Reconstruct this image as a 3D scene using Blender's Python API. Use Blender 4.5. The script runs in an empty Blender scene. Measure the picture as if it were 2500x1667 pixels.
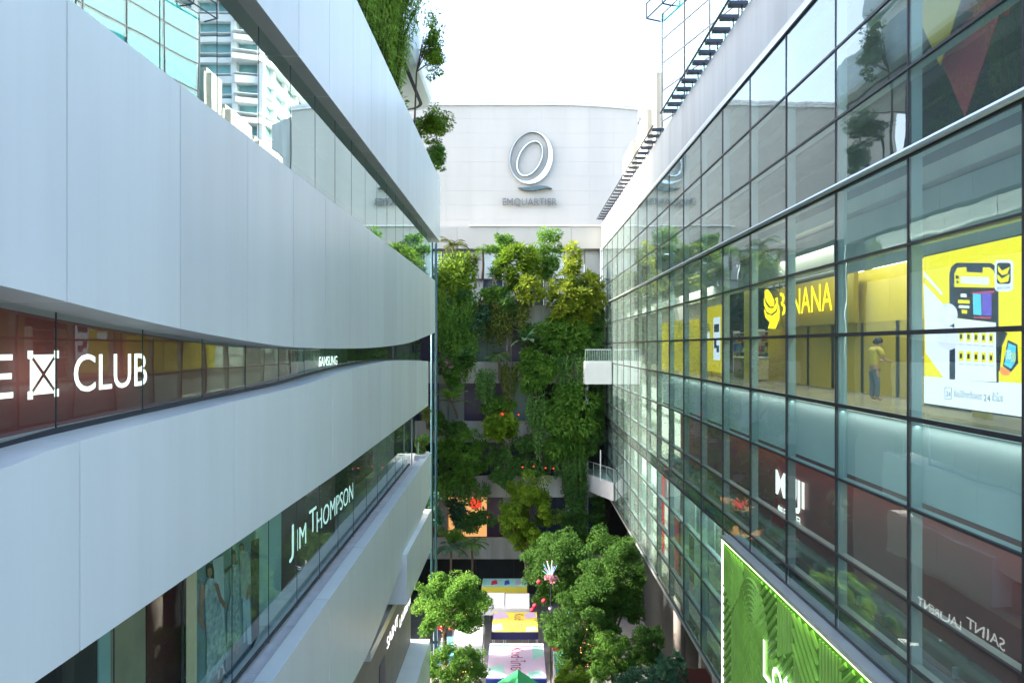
import bpy, bmesh, math, random, zlib
from mathutils import Vector, Matrix, noise

# ------------------------------------------------------------------ camera, world, sun, exposure
sc = bpy.context.scene
COL = sc.collection
CZ = 23.0                      # eye height above the street
cam_d = bpy.data.cameras.new('camera')
cam_d.lens = 24.0; cam_d.sensor_width = 36.0
cam_d.shift_x = -0.008; cam_d.shift_y = 0.0046
cam_d.clip_start = 0.1; cam_d.clip_end = 2000
cam = bpy.data.objects.new('camera', cam_d); COL.objects.link(cam)
cam.location = (0, 0, CZ); cam.rotation_euler = (math.radians(90), 0, 0)
sc.camera = cam

SUN_DIR = Vector((-0.80, 0.06, 0.58)).normalized()      # towards the sun
el = math.asin(SUN_DIR.z)
world = bpy.data.worlds.new('World'); sc.world = world
world.use_nodes = True
wn = world.node_tree; wn.nodes.clear()
sky = wn.nodes.new('ShaderNodeTexSky'); sky.sky_type = 'NISHITA'; sky.sun_disc = False
sky.sun_elevation = el; sky.sun_rotation = math.atan2(SUN_DIR.x, SUN_DIR.y)
sky.air_density = 1.0; sky.dust_density = 4.0; sky.ozone_density = 1.0
bg = wn.nodes.new('ShaderNodeBackground'); bg.inputs['Strength'].default_value = 0.15
wo = wn.nodes.new('ShaderNodeOutputWorld')
wn.links.new(sky.outputs[0], bg.inputs[0]); wn.links.new(bg.outputs[0], wo.inputs[0])

sun_d = bpy.data.lights.new('sun', 'SUN'); sun_d.energy = 2.0; sun_d.angle = math.radians(0.6)
sun_d.color = (1.0, 0.93, 0.80)
sun = bpy.data.objects.new('sun', sun_d); COL.objects.link(sun)
sun.rotation_euler = (-SUN_DIR).to_track_quat('-Z', 'Y').to_euler(); sun.location = (0, 0, 80)

sc.view_settings.view_transform = 'Standard'; sc.view_settings.look = 'None'
sc.view_settings.exposure = 2.68; sc.view_settings.gamma = 1.0
sc.cycles.use_denoising = True
sc.cycles.max_bounces = 8; sc.cycles.diffuse_bounces = 5; sc.cycles.glossy_bounces = 5
sc.cycles.transparent_max_bounces = 14; sc.cycles.transmission_bounces = 4
sc.cycles.sample_clamp_indirect = 6.0; sc.cycles.caustics_reflective = False; sc.cycles.caustics_refractive = False

rnd = random.Random(7)
def U(a, b): return rnd.uniform(a, b)
def P(u, v, Y): return Vector(((u - 1270) / 1667 * Y, Y, CZ - (v - 845) / 1667 * Y))
def PX(u, v, X):
    Y = X * 1667 / (u - 1270); return Vector((X, Y, CZ - (v - 845) / 1667 * Y))

# ------------------------------------------------------------------ helpers
def tag(o, label=None, cat=None, group=None, kind=None):
    if label: o['label'] = label
    if cat: o['category'] = cat
    if group: o['group'] = group
    if kind: o['kind'] = kind
    return o
def empty(name, loc, label=None, cat=None, group=None):
    o = bpy.data.objects.new(name, None); COL.objects.link(o); o.location = loc
    o.empty_display_size = .2
    return tag(o, label, cat, group)
def world_of(o):
    m = Matrix.Translation(o.location)
    return (world_of(o.parent) @ o.matrix_parent_inverse @ m) if o.parent else m
def parent_keep(o, p):
    o.parent = p; o.matrix_parent_inverse = world_of(p).inverted()
class MB:
    def __init__(s): s.v = []; s.f = []
    def quad(s, a, b, c, d):
        n = len(s.v); s.v += [Vector(a), Vector(b), Vector(c), Vector(d)]; s.f.append((n, n+1, n+2, n+3)); return s
    def poly(s, pts):
        n = len(s.v); s.v += [Vector(p) for p in pts]; s.f.append(tuple(range(n, n+len(pts)))); return s
    def box(s, x0, y0, z0, x1, y1, z1):
        if x0 > x1: x0, x1 = x1, x0
        if y0 > y1: y0, y1 = y1, y0
        if z0 > z1: z0, z1 = z1, z0
        n = len(s.v)
        s.v += [Vector(p) for p in ((x0,y0,z0),(x1,y0,z0),(x1,y1,z0),(x0,y1,z0),(x0,y0,z1),(x1,y0,z1),(x1,y1,z1),(x0,y1,z1))]
        for q in ((3,2,1,0),(4,5,6,7),(0,1,5,4),(1,2,6,5),(2,3,7,6),(3,0,4,7)): s.f.append(tuple(n+i for i in q))
        return s
    def prism(s, pts, d):
        """polygon pts extruded by vector d"""
        d = Vector(d); n = len(s.v); k = len(pts)
        s.v += [Vector(p) for p in pts] + [Vector(p) + d for p in pts]
        s.f.append(tuple(range(n+k-1, n-1, -1))); s.f.append(tuple(range(n+k, n+2*k)))
        for i in range(k):
            j = (i+1) % k; s.f.append((n+i, n+j, n+k+j, n+k+i))
        return s
    def tube(s, pts, r, n=6):
        pts = [Vector(p) for p in pts]; rings = []
        for i, p in enumerate(pts):
            t = (pts[min(i+1, len(pts)-1)] - pts[max(i-1, 0)]).normalized()
            a = t.cross(Vector((0, 0, 1)) if abs(t.z) < .9 else Vector((1, 0, 0))).normalized(); b = t.cross(a)
            ri = r[i] if isinstance(r, (list, tuple)) else r
            m = len(s.v)
            for k in range(n):
                an = 2*math.pi*k/n; s.v.append(p + (a*math.cos(an) + b*math.sin(an))*ri)
            rings.append(m)
        for q in range(len(rings)-1):
            for k in range(n):
                k2 = (k+1) % n; s.f.append((rings[q]+k, rings[q]+k2, rings[q+1]+k2, rings[q+1]+k))
        s.f.append(tuple(rings[0]+k for k in range(n-1, -1, -1))); s.f.append(tuple(rings[-1]+k for k in range(n)))
        return s
    def ball(s, c, r, nu=8, nv=6, sq=(1,1,1)):
        c = Vector(c); base = len(s.v)
        for j in range(nv+1):
            th = math.pi*j/nv
            for i in range(nu):
                ph = 2*math.pi*i/nu
                s.v.append(c + Vector((math.sin(th)*math.cos(ph)*r*sq[0], math.sin(th)*math.sin(ph)*r*sq[1], math.cos(th)*r*sq[2])))
        for j in range(nv):
            for i in range(nu):
                i2 = (i+1) % nu
                s.f.append((base+j*nu+i, base+(j+1)*nu+i, base+(j+1)*nu+i2, base+j*nu+i2))
        return s
    def leaf(s, p, d, nrm, L, W, fold=.15):
        d = d.normalized(); side = d.cross(nrm)
        if side.length < 1e-4: side = d.cross(Vector((.3, .5, .8)))
        side.normalize(); up = side.cross(d)
        n = len(s.v); m = p + d*L*.45
        s.v += [p, m + side*W*.5 + up*W*fold, p + d*L - up*L*.08, m - side*W*.5 + up*W*fold]
        s.f += [(n, n+1, n+2), (n, n+2, n+3)]
        return s
    def build(s, name, mat, parent=None, smooth=False):
        me = bpy.data.meshes.new(name); me.from_pydata([tuple(v) for v in s.v], [], s.f)
        if isinstance(mat, (list, tuple)):
            for m in mat: me.materials.append(m)
        elif mat: me.materials.append(mat)
        if smooth:
            me.polygons.foreach_set('use_smooth', [True]*len(me.polygons))
        me.update()
        o = bpy.data.objects.new(name, me); COL.objects.link(o)
        if parent is not None: parent_keep(o, parent)
        return o
    def bevel_build(s, name, mat, parent=None, w=.02, seg=2):
        o = s.build(name, mat, parent)
        bm = bmesh.new(); bm.from_mesh(o.data); bmesh.ops.remove_doubles(bm, verts=bm.verts, dist=1e-5)
        bmesh.ops.bevel(bm, geom=[e for e in bm.edges if e.is_manifold and e.calc_face_angle(0) > .5], offset=w, segments=seg, affect='EDGES')
        bm.to_mesh(o.data); bm.free()
        return o

def text_mb(body, o, wv, hv, depth=0.0, bold=0.0, shear=0.0, spacing=1.0):
    """text as mesh, its bounding box mapped on origin o, width vector wv, height vector hv, depth along wv x hv"""
    cu = bpy.data.curves.new('tmp_text', 'FONT'); cu.body = body; cu.size = 1; cu.offset = bold*.12; cu.shear = shear
    cu.extrude = 0.05 if depth else 0.0; cu.space_character = spacing; cu.resolution_u = 4
    ob = bpy.data.objects.new('tmp_text', cu); COL.objects.link(ob)
    dg = bpy.context.evaluated_depsgraph_get(); dg.update()
    me = bpy.data.meshes.new_from_object(ob.evaluated_get(dg))
    mb = MB(); vs = [v.co.copy() for v in me.vertices]
    x0 = min(v.x for v in vs); x1 = max(v.x for v in vs); y0 = min(v.y for v in vs); y1 = max(v.y for v in vs)
    o = Vector(o); wv = Vector(wv); hv = Vector(hv); nv = wv.cross(hv).normalized()
    for v in vs:
        mb.v.append(o + wv*((v.x-x0)/(x1-x0)) + hv*((v.y-y0)/(y1-y0)) + nv*(((v.z+.05)/.1)*depth if depth else 0))
    mb.f = [tuple(p.vertices) for p in me.polygons]
    bpy.data.objects.remove(ob); bpy.data.curves.remove(cu); bpy.data.meshes.remove(me)
    return mb

# ------------------------------------------------------------------ materials
def mat_new(name):
    m = bpy.data.materials.new(name); m.use_nodes = True
    nt = m.node_tree; nt.nodes.clear()
    out = nt.nodes.new('ShaderNodeOutputMaterial')
    return m, nt, out
def pbr(name, col, rough=.5, metal=0.0, var=.12, scale=1.5, stretch=(1,1,1), col2=None, bump=0.0, bscale=30, spec=.5, bdist=.02):
    m, nt, out = mat_new(name); N = nt.nodes; L = nt.links
    b = N.new('ShaderNodeBsdfPrincipled'); b.inputs['Roughness'].default_value = rough; b.inputs['Metallic'].default_value = metal
    b.inputs['Specular IOR Level'].default_value = spec
    tc = N.new('ShaderNodeTexCoord'); mp = N.new('ShaderNodeMapping'); mp.inputs['Scale'].default_value = stretch
    L.new(tc.outputs['Object'], mp.inputs[0])
    no = N.new('ShaderNodeTexNoise'); no.inputs['Scale'].default_value = scale; no.inputs['Detail'].default_value = 5
    L.new(mp.outputs[0], no.inputs['Vector'])
    rp = N.new('ShaderNodeValToRGB')
    c2 = col2 or tuple(c*(1-var*2) for c in col)
    rp.color_ramp.elements[0].position = .3; rp.color_ramp.elements[1].position = .7
    rp.color_ramp.elements[0].color = (*c2, 1); rp.color_ramp.elements[1].color = (*col, 1)
    L.new(no.outputs['Fac'], rp.inputs[0]); L.new(rp.outputs[0], b.inputs['Base Color'])
    if bump:
        n2 = N.new('ShaderNodeTexNoise'); n2.inputs['Scale'].default_value = bscale; n2.inputs['Detail'].default_value = 4
        L.new(mp.outputs[0], n2.inputs['Vector'])
        bp = N.new('ShaderNodeBump'); bp.inputs['Strength'].default_value = bump; bp.inputs['Distance'].default_value = bdist
        L.new(n2.outputs['Fac'], bp.inputs['Height']); L.new(bp.outputs[0], b.inputs['Normal'])
    L.new(b.outputs[0], out.inputs[0])
    return m
def emit(name, col, s):
    m, nt, out = mat_new(name); e = nt.nodes.new('ShaderNodeEmission')
    e.inputs[0].default_value = (*col, 1); e.inputs[1].default_value = s*.36
    nt.links.new(e.outputs[0], out.inputs[0]); return m
def glass(name, tint, f0=.08, gain=1.0, refl=(.93,.97,.97), wave=.0006, wscale=.6, rough=0.0, veil=0.0, lift=None, power=5):
    """thin pane: tinted see-through sheet mixed with a mirror by Schlick's law; faint roller waves"""
    m, nt, out = mat_new(name); N = nt.nodes; L = nt.links
    ge = N.new('ShaderNodeNewGeometry')
    dt = N.new('ShaderNodeVectorMath'); dt.operation = 'DOT_PRODUCT'
    L.new(ge.outputs['Normal'], dt.inputs[0]); L.new(ge.outputs['Incoming'], dt.inputs[1])
    ab = N.new('ShaderNodeMath'); ab.operation = 'ABSOLUTE'; L.new(dt.outputs['Value'], ab.inputs[0])
    on = N.new('ShaderNodeMath'); on.operation = 'SUBTRACT'; on.inputs[0].default_value = 1; L.new(ab.outputs[0], on.inputs[1])
    pw = N.new('ShaderNodeMath'); pw.operation = 'POWER'; pw.inputs[1].default_value = power; L.new(on.outputs[0], pw.inputs[0])
    ma = N.new('ShaderNodeMath'); ma.operation = 'MULTIPLY_ADD'; ma.inputs[1].default_value = gain*(1-f0); ma.inputs[2].default_value = f0; ma.use_clamp = True
    L.new(pw.outputs[0], ma.inputs[0])
    tr = N.new('ShaderNodeBsdfTransparent'); tr.inputs[0].default_value = (*tint, 1)
    gl = N.new('ShaderNodeBsdfGlossy'); gl.inputs['Color'].default_value = (*refl, 1); gl.inputs['Roughness'].default_value = rough
    tc = N.new('ShaderNodeTexCoord'); no = N.new('ShaderNodeTexNoise'); no.inputs['Scale'].default_value = wscale; no.inputs['Detail'].default_value = 2
    L.new(tc.outputs['Object'], no.inputs['Vector'])
    bp = N.new('ShaderNodeBump'); bp.inputs['Strength'].default_value = 1; bp.inputs['Distance'].default_value = wave*10
    L.new(no.outputs['Fac'], bp.inputs['Height']); L.new(bp.outputs[0], gl.inputs['Normal'])
    mx = N.new('ShaderNodeMixShader'); L.new(ma.outputs[0], mx.inputs[0]); L.new(tr.outputs[0], mx.inputs[1]); L.new(gl.outputs[0], mx.inputs[2])
    last = mx
    if veil:
        df = N.new('ShaderNodeBsdfDiffuse'); df.inputs[0].default_value = (*(lift or (.5,.62,.6)), 1)  # milky haze put into the colour as a pale diffuse layer
        m2 = N.new('ShaderNodeMixShader'); m2.inputs[0].default_value = veil
        L.new(mx.outputs[0], m2.inputs[1]); L.new(df.outputs[0], m2.inputs[2]); last = m2
    L.new(last.outputs[0], out.inputs[0]); return m
def leafmat(name, c1, c2, trans=.3, rough=.6):
    m, nt, out = mat_new(name); N = nt.nodes; L = nt.links
    ge = N.new('ShaderNodeNewGeometry'); rp = N.new('ShaderNodeValToRGB')
    rp.color_ramp.elements[0].color = (*c1, 1); rp.color_ramp.elements[1].color = (*c2, 1)
    tc = N.new('ShaderNodeTexCoord'); no = N.new('ShaderNodeTexNoise'); no.inputs['Scale'].default_value = .9; no.inputs['Detail'].default_value = 3
    L.new(tc.outputs['Object'], no.inputs['Vector'])
    mi = N.new('ShaderNodeMath'); mi.operation = 'MULTIPLY_ADD'; mi.inputs[1].default_value = .5
    L.new(ge.outputs['Random Per Island'], mi.inputs[0])
    ms = N.new('ShaderNodeMath'); ms.operation = 'MULTIPLY_ADD'; ms.inputs[1].default_value = 1.4; ms.inputs[2].default_value = -.45
    L.new(no.outputs['Fac'], ms.inputs[0]); L.new(ms.outputs[0], mi.inputs[2]); mi.use_clamp = True
    L.new(mi.outputs[0], rp.inputs[0])
    b = N.new('ShaderNodeBsdfPrincipled'); b.inputs['Roughness'].default_value = rough; b.inputs['Specular IOR Level'].default_value = .15
    L.new(rp.outputs[0], b.inputs['Base Color'])
    t = N.new('ShaderNodeBsdfTranslucent'); L.new(rp.outputs[0], t.inputs[0])
    mx = N.new('ShaderNodeMixShader'); mx.inputs[0].default_value = trans
    L.new(b.outputs[0], mx.inputs[1]); L.new(t.outputs[0], mx.inputs[2]); L.new(mx.outputs[0], out.inputs[0])
    return m

M = {}
M['clad'] = pbr('white_cladding', (.63,.73,.74), .32, 0, .04, 1.2, (1,1,.12), bump=.12, bscale=.5, bdist=.05, spec=.5)
def cladding(name, col):
    m = pbr(name, col, .32, 0, .035, 1.2, (1,1,.12), bump=.12, bscale=.5, bdist=.05)
    nt = m.node_tree; N = nt.nodes; L = nt.links
    b = [n for n in N if n.type == 'BSDF_PRINCIPLED'][0]; src = b.inputs['Base Color'].links[0].from_socket
    ge = N.new('ShaderNodeNewGeometry'); mr = N.new('ShaderNodeMapRange'); mr.inputs['To Min'].default_value = .95; mr.inputs['To Max'].default_value = 1.03
    L.new(ge.outputs['Random Per Island'], mr.inputs['Value'])
    tc = N.new('ShaderNodeTexCoord'); mp = N.new('ShaderNodeMapping'); mp.inputs['Scale'].default_value = (1,5,.10)
    L.new(tc.outputs['Object'], mp.inputs[0]); no = N.new('ShaderNodeTexNoise'); no.inputs['Scale'].default_value = 2.2; no.inputs['Detail'].default_value = 7; no.inputs['Roughness'].default_value = .65
    L.new(mp.outputs[0], no.inputs['Vector'])
    m2 = N.new('ShaderNodeMapRange'); m2.inputs['From Min'].default_value = .52; m2.inputs['From Max'].default_value = .75; m2.inputs['To Min'].default_value = 1; m2.inputs['To Max'].default_value = .975
    L.new(no.outputs['Fac'], m2.inputs['Value'])
    mu = N.new('ShaderNodeMath'); mu.operation = 'MULTIPLY'; L.new(mr.outputs[0], mu.inputs[0]); L.new(m2.outputs[0], mu.inputs[1])
    vm = N.new('ShaderNodeVectorMath'); vm.operation = 'SCALE'; L.new(src, vm.inputs[0]); L.new(mu.outputs[0], vm.inputs['Scale'])
    L.new(vm.outputs[0], b.inputs['Base Color'])
    rr = N.new('ShaderNodeMapRange'); rr.inputs['To Min'].default_value = .22; rr.inputs['To Max'].default_value = .45; L.new(no.outputs['Fac'], rr.inputs['Value']); L.new(rr.outputs[0], b.inputs['Roughness'])
    return m
M['clad'] = cladding('white_cladding', (.70,.78,.785))
M['clad_core'] = pbr('joint_shadow_gap', (.05,.055,.06), .8)
M['coping'] = pbr('white_coping', (.72,.74,.75), .5, 0, .1, 2.5)
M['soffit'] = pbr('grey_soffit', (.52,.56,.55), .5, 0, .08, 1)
M['wall'] = pbr('pale_wall_panels', (.485,.475,.435), .65, 0, .05, .5, (1,1,.2))
M['plaster'] = pbr('stained_white_plaster', (.60,.60,.57), .7, 0, .12, .8, (1.2,1.2,.15), col2=(.38,.37,.31))
M['white'] = pbr('white_paint', (.78,.79,.79), .45, 0, .03)
M['concrete'] = pbr('grey_concrete', (.42,.44,.46), .7, 0, .12, 1.0, (1,1.5,.08))
M['parapet'] = pbr('streaked_pale_parapet', (.47,.51,.52), .5, 0, .10, 1.3, (1,1,.06))
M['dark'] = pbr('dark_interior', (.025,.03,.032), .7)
M['frame'] = pbr('dark_bronze_frame', (.055,.052,.058), .4, .3)
M['teal_metal'] = pbr('grey_green_fin_paint', (.40,.55,.55), .4, 0, .05)
M['silver'] = pbr('brushed_silver', (.62,.68,.70), .3, .6, .05)
M['blind'] = pbr('pale_roller_blind', (.78,.88,.86), .7, 0, .05, .6)
M['maroon'] = pbr('maroon_hoarding', (.25,.032,.030), .55, 0, .12, .4)
M['brownfloor'] = pbr('brown_ledge_floor', (.20,.14,.09), .6, 0, .1, 2)
M['floor_in'] = pbr('glossy_shop_floor', (.45,.42,.36), .2, 0, .1, 1)
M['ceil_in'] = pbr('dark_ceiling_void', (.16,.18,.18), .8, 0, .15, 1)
M['wall_in'] = pbr('pale_inner_wall', (.55,.57,.54), .8, 0, .06, .7)
M['yellow'] = pbr('yellow_shop_wall', (.74,.56,.015), .45, 0, .05, .7)
M['yellow_d'] = pbr('ochre_shutter', (.50,.36,.01), .4, 0, .06, .7)
M['cream'] = pbr('cream_counter', (.74,.66,.40), .5, 0, .05, 1)
M['taupe'] = pbr('taupe_stone_wall', (.30,.26,.235), .6, 0, .08, 1.2, bump=.2, bscale=3)
M['green_sign'] = pbr('lime_ribbed_panel', (.15,.45,.03), .45, 0, .05, 1)
M['red'] = pbr('red_paint', (.6,.02,.03), .5)
M['blue'] = pbr('blue_canvas', (.02,.06,.42), .6, 0, .1)
M['paving'] = pbr('grey_paving', (.27,.26,.25), .7, 0, .15, .8, bump=.3, bscale=8)
M['bark'] = pbr('brown_bark', (.13,.09,.06), .85, 0, .2, 4, (1,1,.25), bump=.6, bscale=12)
M['palebark'] = pbr('pale_bark', (.30,.25,.19), .85, 0, .2, 4, (1,1,.25))
M['steel'] = pbr('dark_steel', (.06,.07,.09), .4, .7)
M['teal_pipe'] = pbr('teal_pipe_paint', (.03,.12,.15), .4, .2)
M['mirror'] = pbr('polished_mirror_metal', (.82,.90,.90), .22, 1.0, .03, .8, bump=.25, bscale=.9, bdist=.08)
M['darkmetal'] = pbr('dark_green_metal', (.12,.16,.16), .25, .9)
M['letter_grey'] = pbr('brushed_grey_letters', (.20,.22,.22), .35, .3)
M['glass_r'] = glass('green_curtain_glass', (.80,.96,.93), .12, 1.0, (.88,.97,.95), .0005, .5, veil=.085, lift=(.55,.72,.69), power=3.2)
M['glass_l'] = glass('clear_strip_glass', (.80,.93,.90), .07, 1.0, (.90,.98,.96), .0005, .5, veil=.01, power=5)
M['glass_top'] = glass('coated_strip_glass', (.25,.36,.35), .55, .9, (.80,.97,.95), .0002, .45)
M['glass_tower'] = glass('mirror_block_glass', (.40,.80,.82), .05, 1.0, (.84,.95,.97), .0004, .3, power=2.7)
M['glass_rail'] = glass('balustrade_glass', (.70,.92,.88), .10, 1.0, veil=.08)
M['glass_dk'] = glass('dark_green_spandrel_glass', (.16,.30,.27), .10, 1.0, veil=.05, lift=(.1,.25,.22))
M['teal_win'] = pbr('teal_window_band', (.07,.30,.34), .12, .2, .2, .25, (1,1,1))
M['lit_white'] = emit('lit_white_letters', (.86,1.0,.95), .95)
M['lit_cool'] = emit('lit_pale_letters', (.62,.95,.95), .55)
M['lit_yellow'] = emit('lit_yellow_letters', (1.0,.74,.01), 1.5)
M['lit_dim'] = emit('dim_lit_letters', (.9,.92,.9), 1.1)
M['strip_light'] = emit('ceiling_strip_light', (1,.98,.92), 5.0)
M['warm_dot'] = emit('warm_fairy_light', (1,.55,.16), 2.2)
M['bulb_red'] = emit('red_lamp', (1,.06,.05), 1.2)
M['led_edge'] = emit('led_edge_strip', (1,.98,.85), 1.3)
M['glow_orange'] = emit('warm_lit_shop', (1,.50,.18), .42)
M['glow_purple'] = pbr('violet_window', (.16,.13,.24), .3, 0, .2, .3)
M['glow_blue'] = pbr('slate_blue_window', (.07,.10,.15), .15, 0, .2, .3)
M['teal_window'] = pbr('pale_teal_window', (.34,.55,.53), .3, 0, .1, .3)
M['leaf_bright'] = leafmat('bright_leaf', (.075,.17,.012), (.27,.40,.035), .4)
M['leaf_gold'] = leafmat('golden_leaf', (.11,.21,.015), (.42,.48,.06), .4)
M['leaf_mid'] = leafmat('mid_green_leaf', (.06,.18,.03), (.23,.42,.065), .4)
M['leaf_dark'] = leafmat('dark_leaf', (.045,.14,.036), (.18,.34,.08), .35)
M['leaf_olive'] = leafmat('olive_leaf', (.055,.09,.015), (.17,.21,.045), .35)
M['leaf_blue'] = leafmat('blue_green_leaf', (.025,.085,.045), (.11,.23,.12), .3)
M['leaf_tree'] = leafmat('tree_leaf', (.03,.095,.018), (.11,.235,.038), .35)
M['leaf_bamboo'] = leafmat('bamboo_leaf', (.11,.24,.02), (.40,.56,.09), .5)
M['pink'] = leafmat('pink_petal', (.45,.14,.20), (.75,.45,.50), .3)
# ------------------------------------------------------------------ ground
MB().quad((-400,-300,0),(400,-300,0),(400,700,0),(-400,700,0)).build('ground', M['paving'])['kind'] = 'structure'

# ------------------------------------------------------------------ left building: white bands and glass strips
def lerp_tab(tab, y):
    """smooth curve through (y, z) points"""
    if y <= tab[0][0]: return tab[0][1]
    if y >= tab[-1][0]: return tab[-1][1]
    n = len(tab)
    for i in range(n-1):
        (a, za), (b, zb) = tab[i], tab[i+1]
        if y <= b:
            ma = (tab[min(i+1,n-1)][1]-tab[max(i-1,0)][1])/(tab[min(i+1,n-1)][0]-tab[max(i-1,0)][0])
            mb = (tab[min(i+2,n-1)][1]-tab[i][1])/(tab[min(i+2,n-1)][0]-tab[i][0])
            h = b-a; t = (y-a)/h; t2, t3 = t*t, t*t*t
            return (2*t3-3*t2+1)*za + (t3-2*t2+t)*h*ma + (-2*t3+3*t2)*zb + (t3-t2)*h*mb
LB = empty('white_building', (-8, 20, 0), 'long white banded shopping centre with dark window strips and a green roof terrace', 'building')
def band(name, top, low, y0, y1, seams, xo=-5.2, xi=-7.0, label=None, gap=.034, mat='clad', endx=None):
    """one fascia band: cladding panels with open joints before a dark core; soffit and sill included"""
    core = MB(); pan = MB(); core.soffit = []; pan.soffit = []
    def loop(mb, ya, yb, x_out, x_in, dz):
        n = max(1, int((yb-ya)/.6)+1); ys = [ya+(yb-ya)*i/n for i in range(n+1)]
        m0 = len(mb.v)
        for y in ys:
            zt = CZ + lerp_tab(top, y) - dz; zl = CZ + lerp_tab(low, y) + dz
            mb.v += [Vector((x_out,y,zl)), Vector((x_out,y,zt)), Vector((x_in,y,zt)), Vector((x_in,y,zl))]
        for i in range(n):
            a = m0+4*i
            for k in range(4):
                k2 = (k+1) % 4
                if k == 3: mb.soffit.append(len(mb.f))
                mb.f.append((a+k, a+k2, a+4+k2, a+4+k))
        mb.f.append((m0+3, m0+2, m0+1, m0)); b = m0+4*n; mb.f.append((b, b+1, b+2, b+3))
    loop(core, y0+.03, y1-.03, xo-.03, xi, .02)
    ss = [y0] + [s for s in seams if y0 < s < y1] + [y1]
    for i, (a, b) in enumerate(zip(ss, ss[1:])):
        g = gap * (1.0 if i % 2 else .55)
        loop(pan, a+(g/2 if i else 0), b-(g/2 if b != y1 else 0), xo, xi+.02, 0)
    c = core.build('joint_backing', M['clad_core'])
    p = pan.build(name, [M[mat], M['soffit']], LB)
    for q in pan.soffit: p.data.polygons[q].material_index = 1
    parent_keep(c, p)
    if label: p['label'] = label
    return p
b2_low = [(2,.95),(6.8,.61),(8.6,.43),(10.4,.27),(13,.1),(15.6,-.02),(21.7,-.07),(27,.0),(32,.16),(36,.42),(41.7,.83)]
b3_top = [(6.8,-1.24),(7.8,-1.13),(12.2,-1.01),(16.5,-.92),(20.7,-.72),(26.7,-.59),(32,-.66),(38.6,-.85)]
b3_low = [(20,-3.6),(38.6,-3.35)]
b4_top = [(14,-7.03),(39.8,-6.19)]
b4_low = [(21,-10.45),(24,-10.45),(30,-9.67),(39.8,-8.55)]
S26 = [7.84+2.6*k for k in range(-8, 20)]
S2 = [8.06+4.35*k for k in range(-5, 12)]; S2 += [y+2.17 for y in S2 if y > 14]; S2.sort()
band('fascia_band', [(0,11.2),(44,10.8)], [(0,6.84),(44,6.75)], -12, 44.4, [y+.4 for y in S26], label='tall white fascia band under the roof terrace')
band('fascia_band', [(0,4.0),(44,4.0)], b2_low, -12, 41.7, S26, label='widest white fascia band with a wavy lower edge')
band('fascia_band', b3_top, b3_low, -12, 38.6, S2, label='white fascia band between the two lower window strips')
band('fascia_band', b4_top, b4_low, -12, 39.8, [10+4.3*k for k in range(9)], xi=-5.62, label='white parapet band in front of the mural windows')
band('fascia_band', [(0,-9.2),(50,-9.2)], [(0,-11.35),(50,-11.45)], 30.2, 38.6, [34.4], xo=-5.0, xi=-6.2, label='short white balcony front above the taupe wall')
band('fascia_band', [(0,-16.2),(50,-16.2)], [(0,-19),(50,-19)], 31, 37.8, [34.4], xo=-5.0, xi=-6.2, label='lowest white balcony front at street side')
# upper terraces (seen directly at their rounded end and mirrored in the glass opposite)
def terrace(z0, z1, x, yend, label):
    pts = []
    for k in range(9):
        a = math.pi/2*k/8; pts.append((x-2.2+2.2*math.cos(a), yend-2.2+2.2*math.sin(a)))
    ring = [(x,-14)] + pts + [(-16,yend)]
    mb = MB(); n = len(ring)
    prof = [(0,z0+.35),(-.12,z0+.1),(-.4,z0),(-2.4,z0)]
    for (xx, yy) in ring: mb.v.append(Vector((xx,yy,CZ+z1)))
    def inset(i, d):
        xx, yy = ring[i]
        if i == 0: return (xx+d, yy)
        if i == n-1: return (xx, yy+d)
        cx, cy = x-2.2, yend-2.2; r = 2.2+d
        a = math.pi/2*(i-1)/8
        return (cx+max(r,0)*math.cos(a), cy+max(r,0)*math.sin(a))
    rows = [[i for i in range(n)]]
    for d, z in prof:
        row = []
        for i in range(n):
            xx, yy = inset(i, d); row.append(len(mb.v)); mb.v.append(Vector((xx,yy,CZ+z)))
        rows.append(row)
    for ra, rb in zip(rows, rows[1:]):
        for i in range(n-1): mb.f.append((ra[i], ra[i+1], rb[i+1], rb[i]))
    last = rows[-1]; mb.f.append(tuple(last)+tuple([]))
    mb.f.append(tuple(rows[0][::-1]))
    p = mb.build('terrace_band', M['clad'], LB); p['label'] = label
    t = MB(); zz = CZ+z0-.004
    prev = None
    for i in range(n):
        a = inset(i,-.62); b = inset(i,-.86)
        cur = (Vector((*a,zz)), Vector((*b,zz)))
        if prev: t.quad(prev[0],cur[0],cur[1],prev[1])
        prev = cur
    t.build('soffit_groove', M['clad_core'], p)
    return p
terrace(16.7, 19.3, -6.1, 49.0, 'rounded white terrace edge above the bamboo')
terrace(21.6, 24.6, -6.9, 47.0, 'upper rounded white terrace edge')
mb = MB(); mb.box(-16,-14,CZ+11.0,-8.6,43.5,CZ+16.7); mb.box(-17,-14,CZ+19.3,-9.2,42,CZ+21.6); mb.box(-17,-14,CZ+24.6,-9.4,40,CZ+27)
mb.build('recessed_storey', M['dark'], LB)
# storeys behind the strips
mb = MB()
mb.box(-16,-12,CZ+6.6,-7.0,43,CZ+10.6)
mb.box(-16,-12,CZ+.9,-7.02,41,CZ+3.9); mb.box(-16,-12,CZ-3.3,-7.02,38,CZ-1.35); mb.box(-16,-12,CZ-10.4,-7.3,36,CZ-6.95)
mb.box(-16,-12,CZ-23,-7.3,34,CZ-10.42)
mb.build('floor_slab', M['wall_in'], LB)
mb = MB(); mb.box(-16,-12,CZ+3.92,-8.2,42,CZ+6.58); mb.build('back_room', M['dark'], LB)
mb = MB(); mb.box(-16,-12,CZ-7,-8.6,37,CZ-3.35); mb.build('back_room', M['dark'], LB)
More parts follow.
